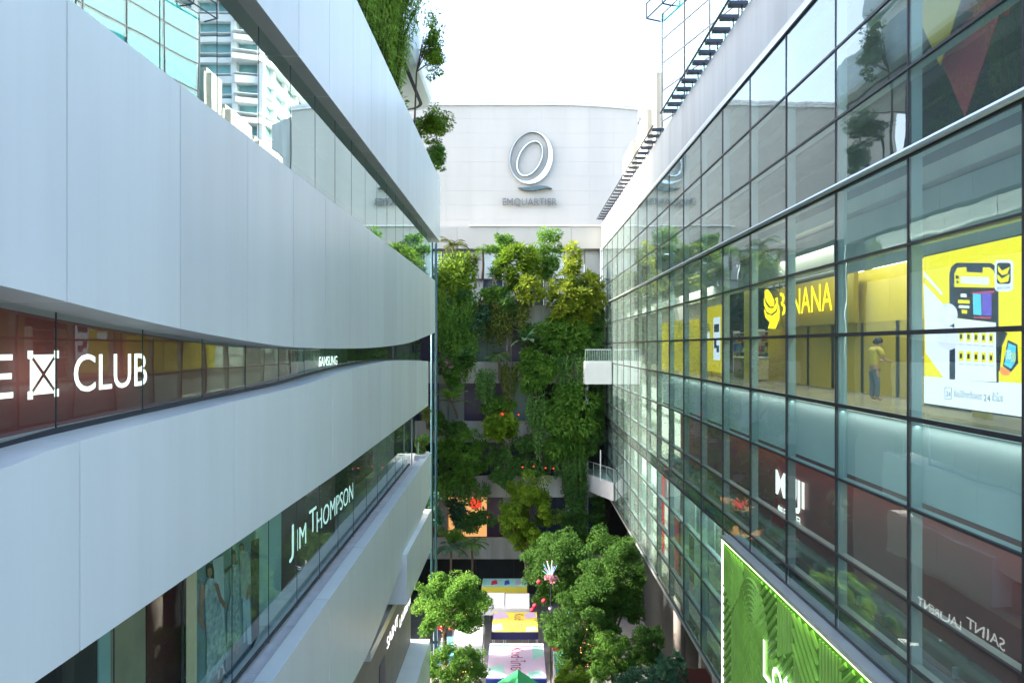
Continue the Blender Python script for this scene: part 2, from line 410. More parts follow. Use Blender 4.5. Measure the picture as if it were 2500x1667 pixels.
# second strip: maroon hoarding, then dark green lit panel and shop interior
MB().box(-16,-12,CZ-1.33,-6.28,19.2,CZ+.95).build('hoarding', M['maroon'], LB)
MB().box(-16,19.25,CZ-1.33,-6.28,24.8,CZ+.95).build('hoarding', pbr('dark_green_board',(.03,.075,.065),.4), LB)
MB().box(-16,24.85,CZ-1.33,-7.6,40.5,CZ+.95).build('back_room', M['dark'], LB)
# third strip: shop bays
def PXl(u, v, X): return PX(u, v, X)
def zy(y): return CZ-7.0
bays = [(8,10.0,'dark'),(10.05,10.9,'frame'),(10.95,11.25,'teal_window'),(11.3,12.3,'cream_d'),(12.35,13.6,'maroon_d'),(17.05,19.3,'teal_window'),(19.35,24.9,'brown_d'),(24.95,38,'dark')]
M['cream_d'] = pbr('beige_shop_panel',(.36,.33,.22),.5); M['maroon_d'] = pbr('dark_red_shop_wall',(.10,.022,.02),.5); M['brown_d'] = pbr('dark_brown_shop_wall',(.10,.045,.035),.4)
for a, b, k in bays:
    MB().box(-8.5,a,CZ-6.95,-6.75 if k != 'dark' else -8.2,b,CZ-3.4).build('shop_panel', M[k], LB)
MB().box(-6.7,24.0,CZ-3.9,-6.72,21.5,CZ-3.45).build('shop_panel', M['cream'], LB)
# glass strips: one window per pane
def strip_windows(xg, top, low, joints, mat, dz=.02, frame='steel', tilt=.0015):
    for a, b in zip(joints, joints[1:]):
        mb = MB(); t1, t2 = U(-tilt,tilt), U(-tilt,tilt)
        zt0, zt1, zl0, zl1 = (CZ+lerp_tab(top,a)+dz, CZ+lerp_tab(top,b)+dz, CZ+lerp_tab(low,a)-dz, CZ+lerp_tab(low,b)-dz)
        f = MB(); f.box(xg-.008,b-.009,min(zl0,zl1),xg+.005,b+.009,max(zt0,zt1))
        f.prism([(xg-.02,a,zl0+.02),(xg+.03,a,zl0+.02),(xg+.03,a,zl0+.09),(xg-.02,a,zl0+.09)],(0,b-a,zl1-zl0))
        w = f.build('window', M[frame], LB)
        mb.quad((xg-t1,a+.010,zl0),(xg-t2,b-.010,zl1),(xg+t1,b-.010,zt1),(xg+t2,a+.010,zt0))
        mb.build('pane', M[mat], w)
J = [2.57+2*k for k in range(0,22)]
strip_windows(-5.58, [(0,6.86),(44,6.8)], [(0,3.98),(44,3.98)], [y for y in J if y < 43.5], 'glass_top')
J = [.70+1.98*k for k in range(0,21)]
strip_windows(-5.86, b2_low, b3_top, [y for y in J if y < 40.5], 'glass_l')
J = [1.8+2.05*k for k in range(0,19)]
strip_windows(-5.95, b3_low, [(14,-7.0),(39.8,-6.25)], [y for y in J if y < 38.5], 'glass_l')
# taupe wall under the parapet band
mb = MB(); mb.box(-9,22,0,-6.0,29.0,CZ-10.3); mb.box(-9,30.4,0,-6.0,37.4,CZ-10.3); mb.box(-9,29.0,CZ-13.6,-6.0,30.4,CZ-10.3); 
mb.build('taupe_wall', M['taupe'], LB)
MB().box(-8,29.02,0,-6.25,30.38,CZ-13.62).build('doorway', M['maroon_d'], LB)
MB().box(-9,12,0,-6.4,21.96,CZ-10.5).build('lower_window', M['glow_blue'], LB)
MB().box(-6.0,26,CZ-12.0,-5.7,36.4,CZ-11.62).build('canopy_strip', M['silver'], LB)
# planter end with railing at the far corner of the parapet band
MB().box(-5.9,38.0,CZ-6.7,-5.3,39.6,CZ-6.1).build('planter', M['coping'], LB)
for x, y, z0, z1 in ((-5.75,36.2,-6.3,-3.45),(-5.75,38.5,-6.3,-5.4)):
    MB().box(x-.03,y-.03,CZ+z0,x+.03,y+.03,CZ+z1).build('post', M['teal_metal'], LB)

# unseen block added on the sunny side: it only shades the lower street
NB = MB(); NB.box(-30,52,0,-9.6,66,CZ+8.6); nb = NB.build('unseen_shading_building', pbr('dark_green_cladding',(.05,.085,.07),.3))
tag(nb, 'unseen dark green wing added behind the white banded building for its shade', 'building')

# ------------------------------------------------------------------ right building: glass curtain wall
XF = 7.93
RB = empty('glass_building', (14, 30, 0), 'tall glass fronted shopping centre with a gridded curtain wall and pale parapet', 'building')
BY = [10.75+3.2*i for i in range(-1, 18)] + [67.0]
ROWS = [9.3,7.45,5.68,3.88,2.08,.28,-1.47,-3.3,-5.2,-6.5,-7.1,-8.6,-10.2,-11.8,-13.3]
ST = [(0,3),(3,6),(6,10),(10,14)]
for (r0, r1) in ST:
    fr = MB()
    for i, y in enumerate(BY):
        fr.box(XF-.02,y-.02,CZ+ROWS[r1]+.005,XF+.05,y+.02,CZ+ROWS[r0]-.005)
    for r in range(r0, r1+ (1 if r1 == 14 else 0)):
        z = CZ+ROWS[r]; hh = .045 if r in (5,6,10) else .028
        fr.box(XF-.03,BY[0],z-hh,XF+.04,BY[-1],z+hh)
    fr.build('window_grid', M['frame'], RB)
    for a, b in zip(BY, BY[1:]):
        w = MB()
        for r in range(r0, r1):
            zt, zl = CZ+ROWS[r]-.03, CZ+ROWS[r+1]+.03
            t1, t2 = U(-.0045,.0045), U(-.0035,.0035)
            if b > 36 and r >= 13 and False: continue
            w.quad((XF+t1,a+.025,zl),(XF+t1+t2,b-.025,zl),(XF-t1+t2,b-.025,zt),(XF-t1,a+.025,zt))
        w.build('window', M['glass_r'], RB)
# inner ledges and fins
tr = MB()
for r in range(1, 14):
    z = CZ+ROWS[r]; tr.box(XF+.06,BY[0],z-.04,XF+.24,BY[-1],z+.02)
tr.build('inner_ledge', M['teal_metal'], RB)
for y in BY[:-1]:
    MB().box(XF+.055,y-.03,CZ-13.3,XF+.27,y+.01,CZ+9.25).build('glass_fin', M['teal_metal'], RB)
sl = MB(); sl.tube([(XF-.10,BY[0],CZ+3.95),(XF-.10,BY[-1],CZ+3.95)],.075,8); sl.box(XF-.08,BY[0],CZ+9.3,XF+.02,BY[-1],CZ+9.42)
sl.build('silver_rail', M['silver'], RB)
MB().box(XF+.06,BY[0],CZ-7.08,XF+.12,BY[-1],CZ-6.52).build('spandrel', M['glass_dk'], RB)
MB().box(XF-.05,BY[0],CZ-13.52,XF+.15,BY[-1],CZ-13.36).build('base_trim', M['silver'], RB)
# parapet: panels above the glass
pp = MB(); ys = [4.35+3.2*i for i in range(20)]+[67.4]
for a, b in zip(ys, ys[1:]): pp.box(XF,a+.008,CZ+9.45,XF+.5,b-.008,CZ+11.9)
pp.box(XF+.03,4.35,CZ+9.45,XF+.6,67.4,CZ+11.85)
pp.build('parapet', M['parapet'], RB)
MB().box(XF-.06,4.3,CZ+9.42,XF-.005,67.4,CZ+9.56).build('parapet_trim', M['white'], RB)
MB().box(XF+.5,2,CZ+9.3,34,67,CZ+11.2).build('roof', M['concrete'], RB)
# floors, ceilings, inner walls
fl = MB()
for z, t in ((3.75,.35),(-1.52,.4),(-6.55,.45),(-13.3,.3)): fl.box(XF+.52,3,CZ+z-t,20,66.9,CZ+z)
fl.build('floor_slab', M['floor_in'], RB)
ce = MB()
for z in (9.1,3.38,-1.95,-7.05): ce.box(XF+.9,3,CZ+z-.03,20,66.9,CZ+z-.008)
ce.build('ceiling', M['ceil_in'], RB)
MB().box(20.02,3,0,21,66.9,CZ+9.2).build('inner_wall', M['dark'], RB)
# top storey: pale bulkhead behind the lowest pane row, ducts
MB().box(XF+.8,3,CZ+1.95,XF+.95,19.0,CZ+3.36).build('bulkhead', M['wall_in'], RB)
MB().box(XF+1.4,19,CZ+2.3,XF+1.5,66,CZ+3.36).build('bulkhead', M['wall_in'], RB)
dk = MB()
for z, x in ((8.2,10),(7.9,12),(8.4,14.5)): dk.tube([(x,4,CZ+z),(x,66,CZ+z)],.22,8)
for x, z in ((9.4,2.9),(10.6,3.05),(11.8,2.8)): dk.tube([(x,4,CZ+z),(x,30,CZ+z)],.07,6)
dk.build('duct', M['ceil_in'], RB, True)
MB().box(12,3,CZ+3.76,12.15,66,CZ+7.0).build('inner_wall', M['dark'], RB)
# the storey with the yellow shop
yw = MB()
def wallx(mb, x, y0, y1, z0, z1, t=.1): mb.box(x, y0, CZ+z0, x+t, y1, CZ+z1)
wallx(yw, 11.0, 17.4, 29.9, -1.5, 2.4); wallx(yw, 9.8, 41.0, 48, -1.5, 1.6); wallx(yw, 9.9, 33.1, 37.0, -1.5, 2.0); wallx(yw, 9.7, 28.2, 29.6,-1.5,2.6); wallx(yw,9.75,37.2,40.8,-1.5,1.5)
wallx(yw, 9.6, 14.0, 14.5, -1.5, 2.2)
yw.build('shop_wall', M['yellow'], RB)
yd = MB(); 
for k in range(6): wallx(yd, 10.92, 17.6+k*2.05, 19.85+k*2.05, -1.48, .75, .05)
wallx(yd, 9.84, 35.2, 36.9, -1.48, 1.7, .04)
yd.build('shutter', M['yellow_d'], RB)
MB().box(11.3,14.9,CZ-.05+.35,11.42,17.3,CZ+2.35).build('shop_wall', M['cream'], RB)
bw = MB(); wallx(bw, 15.5, 8, 34, -1.5, 3.2); wallx(bw, 12.0, 41, 66, -1.5, 3.2)
bw.build('inner_wall', M['wall_in'], RB)
for x in (12.4, 14.2):
    st = MB()
    for y0 in range(12, 40, 4): st.box(x-.05,y0+.3,CZ+3.10,x+.05,y0+3.4,CZ+3.14)
    st.build('ceiling_light', M['strip_light'], RB)
for (x, y, z, e, sx, sy, c) in ((9.6,20.5,3.0,200,1.2,8,(1,.94,.75)),(9.3,15.5,2.9,70,1.0,3.0,(1,.94,.75)),(12.0,27.5,3.0,260,5,7,(1,.98,.95)),(9.0,36.5,2.9,170,1.2,7,(1,.95,.8)),(10,52,2.9,240,2,24,(1,.9,.75)),
                         (XF+.17,21,-1.62,38,.06,34,(.95,1,.98)),(8.85,18,-3.36,80,.25,26,(1,.62,.45)),(8.6,34,-7.2,140,.5,18,(.8,1,.95)),(10,50,-7.2,220,2,24,(.9,1,.95)),(9.6,50,-2.2,120,1.5,20,(1,.9,.8))):  # first strip in this row is an added lamp that brightens the blinds
    if not e: continue
    ld = bpy.data.lights.new('shop_and_fill_lamp','AREA'); ld.shape='RECTANGLE'; ld.size=sx; ld.size_y=sy; ld.energy=e*.31; ld.color=c
    lo = bpy.data.objects.new('shop_and_fill_lamp', ld); COL.objects.link(lo); lo.location=(x,y,CZ+z)
# hoarding storey
MB().box(XF+.30,3,CZ-3.20,XF+.38,39.5,CZ-1.60).build('roller_blind', M['blind'], RB)
MB().box(XF+.31,3,CZ-3.30,XF+.42,39.5,CZ-3.205).build('hoarding_rail', M['maroon'], RB)
MB().box(XF+1.35,3,CZ-6.54,XF+1.45,39.5,CZ-3.3).build('hoarding', M['maroon'], RB)
MB().box(XF+.53,3,CZ-6.54,XF+1.33,39.5,CZ-6.50).build('ledge_floor', M['brownfloor'], RB)
MB().box(XF+.62,3,CZ-6.45,XF+.64,39.5,CZ-5.95).build('balustrade_glass', M['glass_rail'], RB)
for k in range(24):
    y = 8.3+k*1.27
    MB().box(XF+.55,y-.03,CZ-6.5,XF+.69,y+.03,CZ-6.28).bevel_build('glass_clamp', M['silver'], RB, .01)
MB().box(XF+2.2,39.6,CZ-6.5,XF+2.3,66,CZ-2).build('inner_wall', M['wall_in'], RB)
# lowest glazed storey
for k, (a, b, m) in enumerate(((24,27,'wall_in'),(27.2,29.6,'dark'),(29.8,33,'wall_in'),(33.2,35.8,'teal_window'),(36,39,'dark'),(39.2,42,'maroon'),(42.2,47,'wall_in'),(47.2,53,'teal_window'),(53.2,66,'wall_in'))):
    MB().box(XF+1.2+(.5 if m=='dark' else 0),a,CZ-13.2,XF+1.3+(.5 if m=='dark' else 0),b,CZ-7.1).build('shop_backdrop_panel', M[m], RB)
MB().box(XF+.6,40.6,CZ-12.6,XF+.66,41.8,CZ-7.4).build('red_poster_board', emit('lit_red_poster',(1,.05,.04),.55), RB)
bl = MB()
for y0 in (24.2,30,33.3,36.6,42.4,46,50): bl.box(XF+.6,y0,CZ-9.4,XF+.66,y0+2.5,CZ-7.15)
bl.build('roller_blind', M['blind'], RB)
# street level recess under the curtain wall
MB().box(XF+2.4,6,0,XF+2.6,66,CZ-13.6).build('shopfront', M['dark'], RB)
for y in (24,32,40): MB().tube([(XF+1.4,y,0),(XF+1.4,y,CZ-13.6)],.35,12).build('column', M['taupe'], RB, True)
# diagonal bracing column behind the glass
MB().prism([(10.3,41.5,CZ-1.4),(10.3,42.5,CZ-1.4),(10.3,46.5,CZ+3.3),(10.3,45.5,CZ+3.3)],(.5,0,0)).build('raking_column', M['white'], RB)

# white stepped terraces on the roof, far end
RT = empty('roof_terrace', (10.5,50,CZ+11.9), 'stepped white roof terraces behind the far parapet', 'terrace')
for (x0,x1,y0,y1,z0,z1) in ((8.7,14,46.5,51,11.2,16.6),(8.5,14,51.2,57,11.2,15.9),(8.9,14,44.2,46.3,11.2,18.2)):
    MB().box(x0,y0,CZ+z0,x1,y1,CZ+z1).bevel_build('terrace_block', M['wall'], RT, .35, 4)

# mirror glass block on the roof
GB = empty('glass_tower', (8.85,42.6,CZ+11.2), 'mirror glass roof block with a thin black grid', 'tower')
c0 = Vector((8.85,42.6)); dr = Vector((.295,-.955)).normalized(); nr = Vector((dr.y,-dr.x)).normalized()
if nr.x > 0: nr = -nr
H = 20.7; Wt = 24
def bp(t, z, o=0.0): q = c0 + dr*t + nr*o; return Vector((q.x,q.y,CZ+z))
bk = MB(); q1 = c0+dr*Wt; bx = Vector((8,4))
bk.prism([bp(0.1,11,-.1),bp(Wt,11,-.1),bp(Wt,11,-.1)+Vector((9,2.8,0)),bp(0.1,11,-.1)+Vector((9,2.8,0))],(0,0,H-11.1))
bk.build('core', pbr('teal_inner_screen',(.03,.19,.215),.4,0,.06,.3), GB)
zs = [11,13.3,15.6,17.75,19.6,H] ; zs = [11, 12.2, 14.0, 15.9, 17.6, 19.1, H]
for k in range(9):
    for a, b in zip(zs, zs[1:]):
        t0, t1 = k*2.65, (k+1)*2.65; j1, j2 = U(-.004,.004), U(-.004,.004)
        MB().quad(bp(t0+.03,a+.03,j1),bp(t1-.03,a+.03,j2),bp(t1-.03,b-.03,-j1),bp(t0+.03,b-.03,-j2)).build('window', M['glass_tower'], GB)
fr = MB()
for k in range(10): fr.prism([bp(k*2.65-.03,11,-.06),bp(k*2.65+.03,11,-.06),bp(k*2.65+.03,11,.03),bp(k*2.65-.03,11,.03)],(0,0,H-11))
for z in zs: fr.prism([bp(0,z-.03,-.06),bp(Wt,z-.03,-.06),bp(Wt,z-.03,.025),bp(0,z-.03,.025)],(0,0,.06))
fr.build('window_grid', M['steel'], GB)
rl = MB()
for z in (H+.05,H+1.0): rl.tube([bp(-.9,z,.6),bp(Wt,z,.6)],.05,5)
for k in range(12): 
    rl.tube([bp(-.9+k*2,H+.05,.6),bp(-.9+k*2,H+1.0,.6)],.05,5); rl.tube([bp(-.9+k*2,H+.05,.6),bp(-.9+k*2,H,-.4)],.05,5)
rl.build('railing', M['steel'], GB)

# condominium tower behind, seen mirrored in the glass strip
CT = empty('apartment_tower', (42,128,0), 'distant pale apartment tower with curved balcony bands', 'tower')
MB().box(33.5,120,0,52,140,CZ+100).build('glass_body', pbr('hazed_teal_tower_glass',(.26,.50,.52),.2,0,.25,.22), CT)  # glass colour paled to paint in the distance haze
sl = MB()
for k in range(34):
    z = 4+k*3.6; e = (.0,1.2,.4)[k % 3]
    pts = [(32.6-e*.6,122.5,z),(34.0,119.2-e,z),(38,118.0-e,z),(39,118.9,z),(45,118.9,z),(46,118.0-e,z),(53,118.5,z),(53,141,z),(32.6-e*.6,141,z)]
    sl.prism([Vector(p) for p in pts],(0,0,.9 if k%3 else 1.25))
    sl.prism([Vector((p[0],p[1],z+1.6)) for p in pts],(0,0,.12))
sl.build('balcony_band', M['white'], CT)
pi = MB()
for x in (34,38.5,45.5,51): pi.box(x-.5,118.7,0,x+.5,120.1,CZ+100)
for y in (123,129,135): pi.box(32.9,y-.5,0,33.6,y+.5,CZ+100)
pi.build('pier', M['white'], CT)

MB().box(8.05,67.2,0,24,68,CZ+9).build('end_wall', M['dark'], RB)
MB().box(7.95,20,CZ-17.6,9.9,36.5,CZ-17.2).build('entrance_canopy', M['maroon_d'], RB)

lg = MB()
for k in range(14): lg.prism([(-5.64,8+2.3*k,CZ+lerp_tab(b4_top,8+2.3*k)-.12),(-7.2,8+2.3*k,CZ+lerp_tab(b4_top,8+2.3*k)-.12),(-7.2,8+2.3*k,CZ-7.5),(-5.64,8+2.3*k,CZ-7.5)],(0,2.28,lerp_tab(b4_top,8+2.3*k+2.3)-lerp_tab(b4_top,8+2.3*k)))
lg.build('gutter_ledge', M['coping'], LB)
# ------------------------------------------------------------------ back building
YB = 69.0
BB = empty('end_building', (1, 69, 0), 'pale windowless end wall above tiers of planted balconies', 'building')
# big sign wall of staggered panels, top edge curving slightly down to the right
def wtop(x): 
    return 24.3 - max(0,(x-3.0))**2*.0065
w = MB(); xs = [-22+2.42*i for i in range(14)]+[11.9]
zrow = [9.9+1.45*k for k in range(10)]
for j, z0 in enumerate(zrow):
    for i, (a, b) in enumerate(zip(xs, xs[1:])):
        zt0, zt1 = min(z0+1.45, wtop(a)), min(z0+1.45, wtop(b))
        if z0 > zt0-.05: continue
        g = .004; off = U(0,.005)
        w.prism([(a+g,YB-off,CZ+z0+g),(b-g,YB-off,CZ+z0+g),(b-g,YB-off,CZ+zt1-g),(a+g,YB-off,CZ+zt0-g)],(0,.3,0))
w.build('sign_wall', M['wall'], BB)
bkc = MB(); bkc.box(-22,YB+.04,CZ+9,11.85,YB+6,CZ+23); bkc.build('wall_core', M['plaster'], BB)
cp = MB(); xs2 = [-22+1.5*i for i in range(23)]+[11.95]
for a, b in zip(xs2, xs2[1:]):
    for dz, oy in ((0,.16),(.32,.05)):
        cp.prism([(a,YB-oy,CZ+wtop(a)+dz),(b,YB-oy,CZ+wtop(b)+dz),(b,YB-oy,CZ+wtop(b)+dz+.22),(a,YB-oy,CZ+wtop(a)+dz+.22)],(0,.5,0))
cp.build('coping', M['coping'], BB)
MB().prism([(12.0,YB+.1,CZ+9),(14.6,YB+2,CZ+9),(14.6,YB+2,CZ+23.0),(12.0,YB+.1,CZ+23.2)],(0,.5,0)).build('return_wall', M['plaster'], BB)
# ledge and lower white band, then glazed strip
lb = MB()
for a, b in ((-12,-6.2),(-6.18,-2.2),(-2.18,2),(2.02,5),(5.02,8.0)): lb.box(a,66.9,CZ+9.55,b,68.9,CZ+11.7)
lb.build('lower_wall', M['wall'], BB)
MB().box(-5,66.75,CZ+11.72,8.0,67.1,CZ+11.85).build('ledge', M['white'], BB)
for k in range(9):
    x = -9.6+k*2.0
    m = ('blind','wall_in','glow_blue','blind')[k % 4]
    MB().box(x,67.4,CZ+6.6,x+1.9,67.5,CZ+9.5).build('window', M['wall_in' if k % 3 else 'blind'], BB)
    MB().box(x,67.2,CZ+3.9,x+1.9,67.3,CZ+6.5).build('window', M['glow_blue' if k % 2 else 'wall_in'], BB)
fr = MB()
for k in range(10): fr.box(-9.68+k*2,67.0,CZ+3.9,-9.6+k*2,67.18,CZ+9.5)
fr.box(-10,67.0,CZ+6.5,8,67.2,CZ+6.62); fr.box(-10,66.95,CZ+9.42,8,67.2,CZ+9.56)
fr.build('window_frame', M['frame'], BB)
MB().tube([(7.9,66.6,CZ-13),(7.9,66.6,CZ+9.6)],.12,8).build('corner_post', M['silver'], BB, True)
# balcony tiers
FL = [3.75,-1.42,-6.85,-11.8,-17.5]
for i, z in enumerate(FL):
    segs = ((-9.8,-4.1),(-4.08,-1.2),(-1.18,1.9),(1.92,4.6),(4.62,7.7))
    mb = MB()
    for a, b in segs:
        mb.box(a,62.2+ (0 if i % 2 else .25),CZ+z-1.95,b,62.45+(0 if i % 2 else .25),CZ+z)
    mb.box(-9.8,62.5,CZ+z-1.9,7.7,66.9,CZ+z-1.2)
    p = mb.build('balcony', M['plaster'], BB)
    MB().box(-9.6,62.75,CZ+z-1.18,7.5,63.3,CZ+z-.12).build('soil', M['bark'], p)
cols = ['teal_window','glow_blue','glow_purple','dark','glow_purple','glow_blue','dark','wall_in']
for i, z in enumerate(FL):
    zt = (FL[i-1]-1.95) if i else 3.85+ .0
    zb = z-1.2
    if i == 0: zb, zt = z-1.2, 3.9
    for k in range(8):
        x = -9.6+k*2.15; m = cols[(k*3+i*2) % 8]
        if i == 1 and k == 3: m = 'teal_window'
        if i == 1 and k == 2: m = 'teal_window'
        if i == 1 and k >= 4: m = 'glow_purple'
        if i == 2 and k in (2,3): m = 'glow_purple'
        if i == 4 and k in (0,1,2): m = 'glow_orange' if k else 'red'
        if i == 4 and k == 3: m = 'glow_purple'
        if i == 4 and k in (5,6): m = 'glow_blue'
        if i == 3 and k in (3,4,5): m = 'glow_purple'
        MB().box(x,65.3,CZ+zb,x+2.1,65.4,CZ+zt).build('window', M[m], BB)
MB().box(-10,65.6,0,7.9,66.7,CZ+3.9).build('wall_core', M['dark'], BB)
MB().box(-9.8,63.5,0,7.7,64,CZ-19.6).build('ground_floor_front', M['dark'], BB)
for x in (-4.15,-.6,3.0): MB().box(x-.06,63.3,0,x+.06,63.46,CZ-19.5).build('mullion', M['frame'], BB)
for k, x in enumerate((-7.2,-1.2,4.7)): MB().box(x-.4,64.0,CZ-18,x+.4,64.9,CZ+4).build('pillar', M['concrete'], BB)
# teal drain pipes at the end of the white building
tp = empty('drain_pipe', (-5.9,46,2), 'twin teal drain pipes at the end of the white building', 'pipe')
for x in (-5.95,-5.68): MB().tube([(x,46,1),(x,46,CZ+7)],.09,8).build('pipe', M['teal_pipe'], tp, True)
cl = MB()
for k in range(12): cl.box(-6.1,45.95,3+k*2.4,-5.55,46.15,3.1+k*2.4)
cl.build('clamp', M['steel'], tp)

# ------------------------------------------------------------------ emblem, swoosh and name on the end wall
def ell(cx, cz, a, b, rot, n=48):
    out = []
    for k in range(n):
        t = 2*math.pi*k/n; x, z = a*math.cos(t), b*math.sin(t)
        out.append((cx + x*math.cos(rot)-z*math.sin(rot), cz + x*math.sin(rot)+z*math.cos(rot)))
    return out
def ring_mb(o, i, y0, y1):
    mb = MB(); n = len(o)
    for y in (y0, y1):
        for p in o: mb.v.append(Vector((p[0],y,p[1])))
        for p in i: mb.v.append(Vector((p[0],y,p[1])))
    for k in range(n):
        j = (k+1) % n
        mb.f.append((k,j,n+j,n+k)); mb.f.append((2*n+k,3*n+k,3*n+j,2*n+j))
        mb.f.append((k,2*n+k,2*n+j,j)); mb.f.append((n+k,n+j,3*n+j,3*n+k))
    return mb
ec = P(1297,387,YB); sx = YB/1667
em = empty('wall_emblem', (ec.x,YB,ec.z), 'polished ring emblem of two interlocking ovals on the pale end wall', 'emblem')
# outer crescent: fat on the right, thin on the left
ring_mb(ell(ec.x,ec.z,52*sx,64*sx,-.22), ell(ec.x-5*sx,ec.z+3*sx,45.5*sx,60.5*sx,-.30), YB-.28, YB-.02).build('outer_ring', M['mirror'], em)
ring_mb(ell(ec.x-4*sx,ec.z-2*sx,28*sx,46*sx,-.46), ell(ec.x-3.4*sx,ec.z-1.4*sx,25.5*sx,43.5*sx,-.46), YB-.30, YB-.02).build('inner_ring', M['mirror'], em)
ring_mb(ell(ec.x-5*sx,ec.z+3*sx,45*sx,61*sx,-.30), ell(ec.x-5*sx,ec.z+3*sx,44.2*sx,60.2*sx,-.30), YB-.30, YB-.02).build('rim', M['letter_grey'], em)
sw = []
for k in range(15):
    t = k/14; u = 1265+82*t; v = 461+2.5*math.sin(t*6.0)+2*t; h = 5.2*math.sin(math.pi*min(1,t*1.02))**.8
    sw.append((P(u,v-h,YB), P(u,v+h*.9,YB)))
ol = [a for a,_ in sw] + [b for _,b in sw[::-1]]
mb = MB(); mb.prism([Vector((p.x,YB-.5,p.z)) for p in ol],(0,.48,0))
tag(mb.build('wall_swoosh', M['darkmetal']), 'dark metal wave stroke between the ring emblem and the wall lettering', 'emblem')
a = P(1227,503,YB-.5); b = P(1360,503,YB-.5); h = P(1227,483,YB-.5)
t = text_mb('EMQUARTIER', (a.x,YB-.18,a.z), (b.x-a.x,0,0), (0,0,h.z-a.z), .16, .0)
tag(t.build('wall_lettering', M['letter_grey']), 'row of grey metal capital letters under the emblem on the end wall', 'lettering')

# ------------------------------------------------------------------ parapet rails with floodlight brackets
def rail(name, y0, y1, n, label):
    e = empty(name, (7.7,(y0+y1)/2,CZ+11.9), label, 'light rail', 'floodlight rails on the parapet')
    r = MB(); r.tube([(7.45,y0,CZ+12.35),(7.45,y1,CZ+12.35)],.05,6); r.build('rail', M['steel'], e)
    for k in range(n):
        y = y0+(y1-y0)*(k+.5)/n
        m = MB(); m.box(7.5,y-.16,CZ+12.22,8.15,y+.16,CZ+12.34); m.tube([(7.98,y,CZ+11.85),(7.98,y,CZ+12.25)],.03,5)
        m.build('bracket', M['steel'], e)
rail('parapet_rail', 21.0, 36.2, 15, 'dark rail with square floodlight brackets on the near parapet')
rail('parapet_rail', 38.2, 66.5, 24, 'dark rail with floodlight brackets on the far parapet below the terraces')

# ------------------------------------------------------------------ letters and signs
# left: lit letters behind the second glass strip
XS = -6.05
def left_rect(u0, v0, u1, v1, X): 
    a = PX(u0,v1,X); b = PX(u1,v1,X); return a, b
def lit_left(name, body, u0, vt0, vb0, u1, vt1, vb1, X, mat, label, bold=.0, depth=.005, cat='sign'):
    bl, br, tl = PX(u0,vb0,X), PX(u1,vb1,X), PX(u0,vt0,X)
    br2 = Vector((X, br.y, bl.z*.5+br.z*.5)); bl2 = Vector((X, bl.y, br2.z))
    tr = PX(u1,vt1,X); hh = ((tl.z-bl.z)+(tr.z-br.z))/2
    t = text_mb(body, bl2, Vector((0,br2.y-bl2.y,0)), Vector((0,0,hh)), depth, bold)
    return tag(t.build(name, mat), label, cat)
lit_left('lit_letters','CLUB',180,862,957,358,864,942,XS,M['lit_white'],'four tall white lit capitals right of the crossed square on the red strip',.012)
lit_left('lit_letter','E',-44,865,975,31,866,974,XS,M['lit_white'],'white lit capital cut off by the frame, left of the crossed square',.012)
bx = empty('crossed_square_sign', PX(105,915,XS), 'white lit square crossed by two dark diagonals with four corner blocks', 'sign')
a = PX(74,965,XS); b = PX(138,962,XS); zt = PX(74,866,XS).z; zb = a.z
y0, y1 = a.y, b.y; mx, mz = (y0+y1)/2, (zt+zb)/2; g = .034
for tri in (((y0+g,zt),(mx,mz+g*1.2),(y1-g,zt)),((y0+g,zb),(y1-g,zb),(mx,mz-g*1.2)),((y0,zb+g),(mx-g,mz),(y0,zt-g)),((y1,zb+g),(y1,zt-g),(mx+g,mz))):
    MB().prism([(XS,p[0],p[1]) for p in tri],(-.006,0,0)).build('triangle', M['lit_white'], bx)
for y, z in ((y0,zt),(y1,zt),(y0,zb),(y1,zb)): MB().box(XS-.004,y-.042,z-.05,XS+.002,y+.042,z+.05).build('corner_block', M['lit_white'], bx)
lit_left('lit_letters','SAMSUNG',779,871,895,823,868,890,XS-.15,M['lit_white'],'small bold white lit capitals on the dark green board',.03)
lit_left('lit_letters','J',706,1285,1378,717,1280,1362,-6.2,M['lit_cool'],'tall pale lit initial with a tail at the start of the mural window lettering',.0)
for body,u0,vt0,vb0,u1,vt1,vb1,lab in (('IM',724,1292,1342,747,1275,1328,'pair of small pale lit capitals after the tailed initial'),
    ('T',755,1245,1305,772,1236,1290,'larger pale lit capital opening the second word on the mural windows'),
    ('HOMPSON',773,1245,1292,862,1180,1224,'long row of slim pale lit capitals at the far end of the mural windows')):
    lit_left('lit_letters',body,u0,vt0,vb0,u1,vt1,vb1,-6.2,M['lit_cool'],lab,-.008)
for body,u0,vt0,vb0,u1,vt1,vb1,lab in (('SAINT',945,1549,1580,972,1506,1530,'nearer of two words in white capitals along the taupe wall'),('LAURENT',976,1500,1524,1003,1458,1476,'farther, longer word in white capitals along the taupe wall')):
    lit_left('wall_word',body,u0,vt0,vb0,u1,vt1,vb1,-5.98,M['lit_dim'],lab,.012)

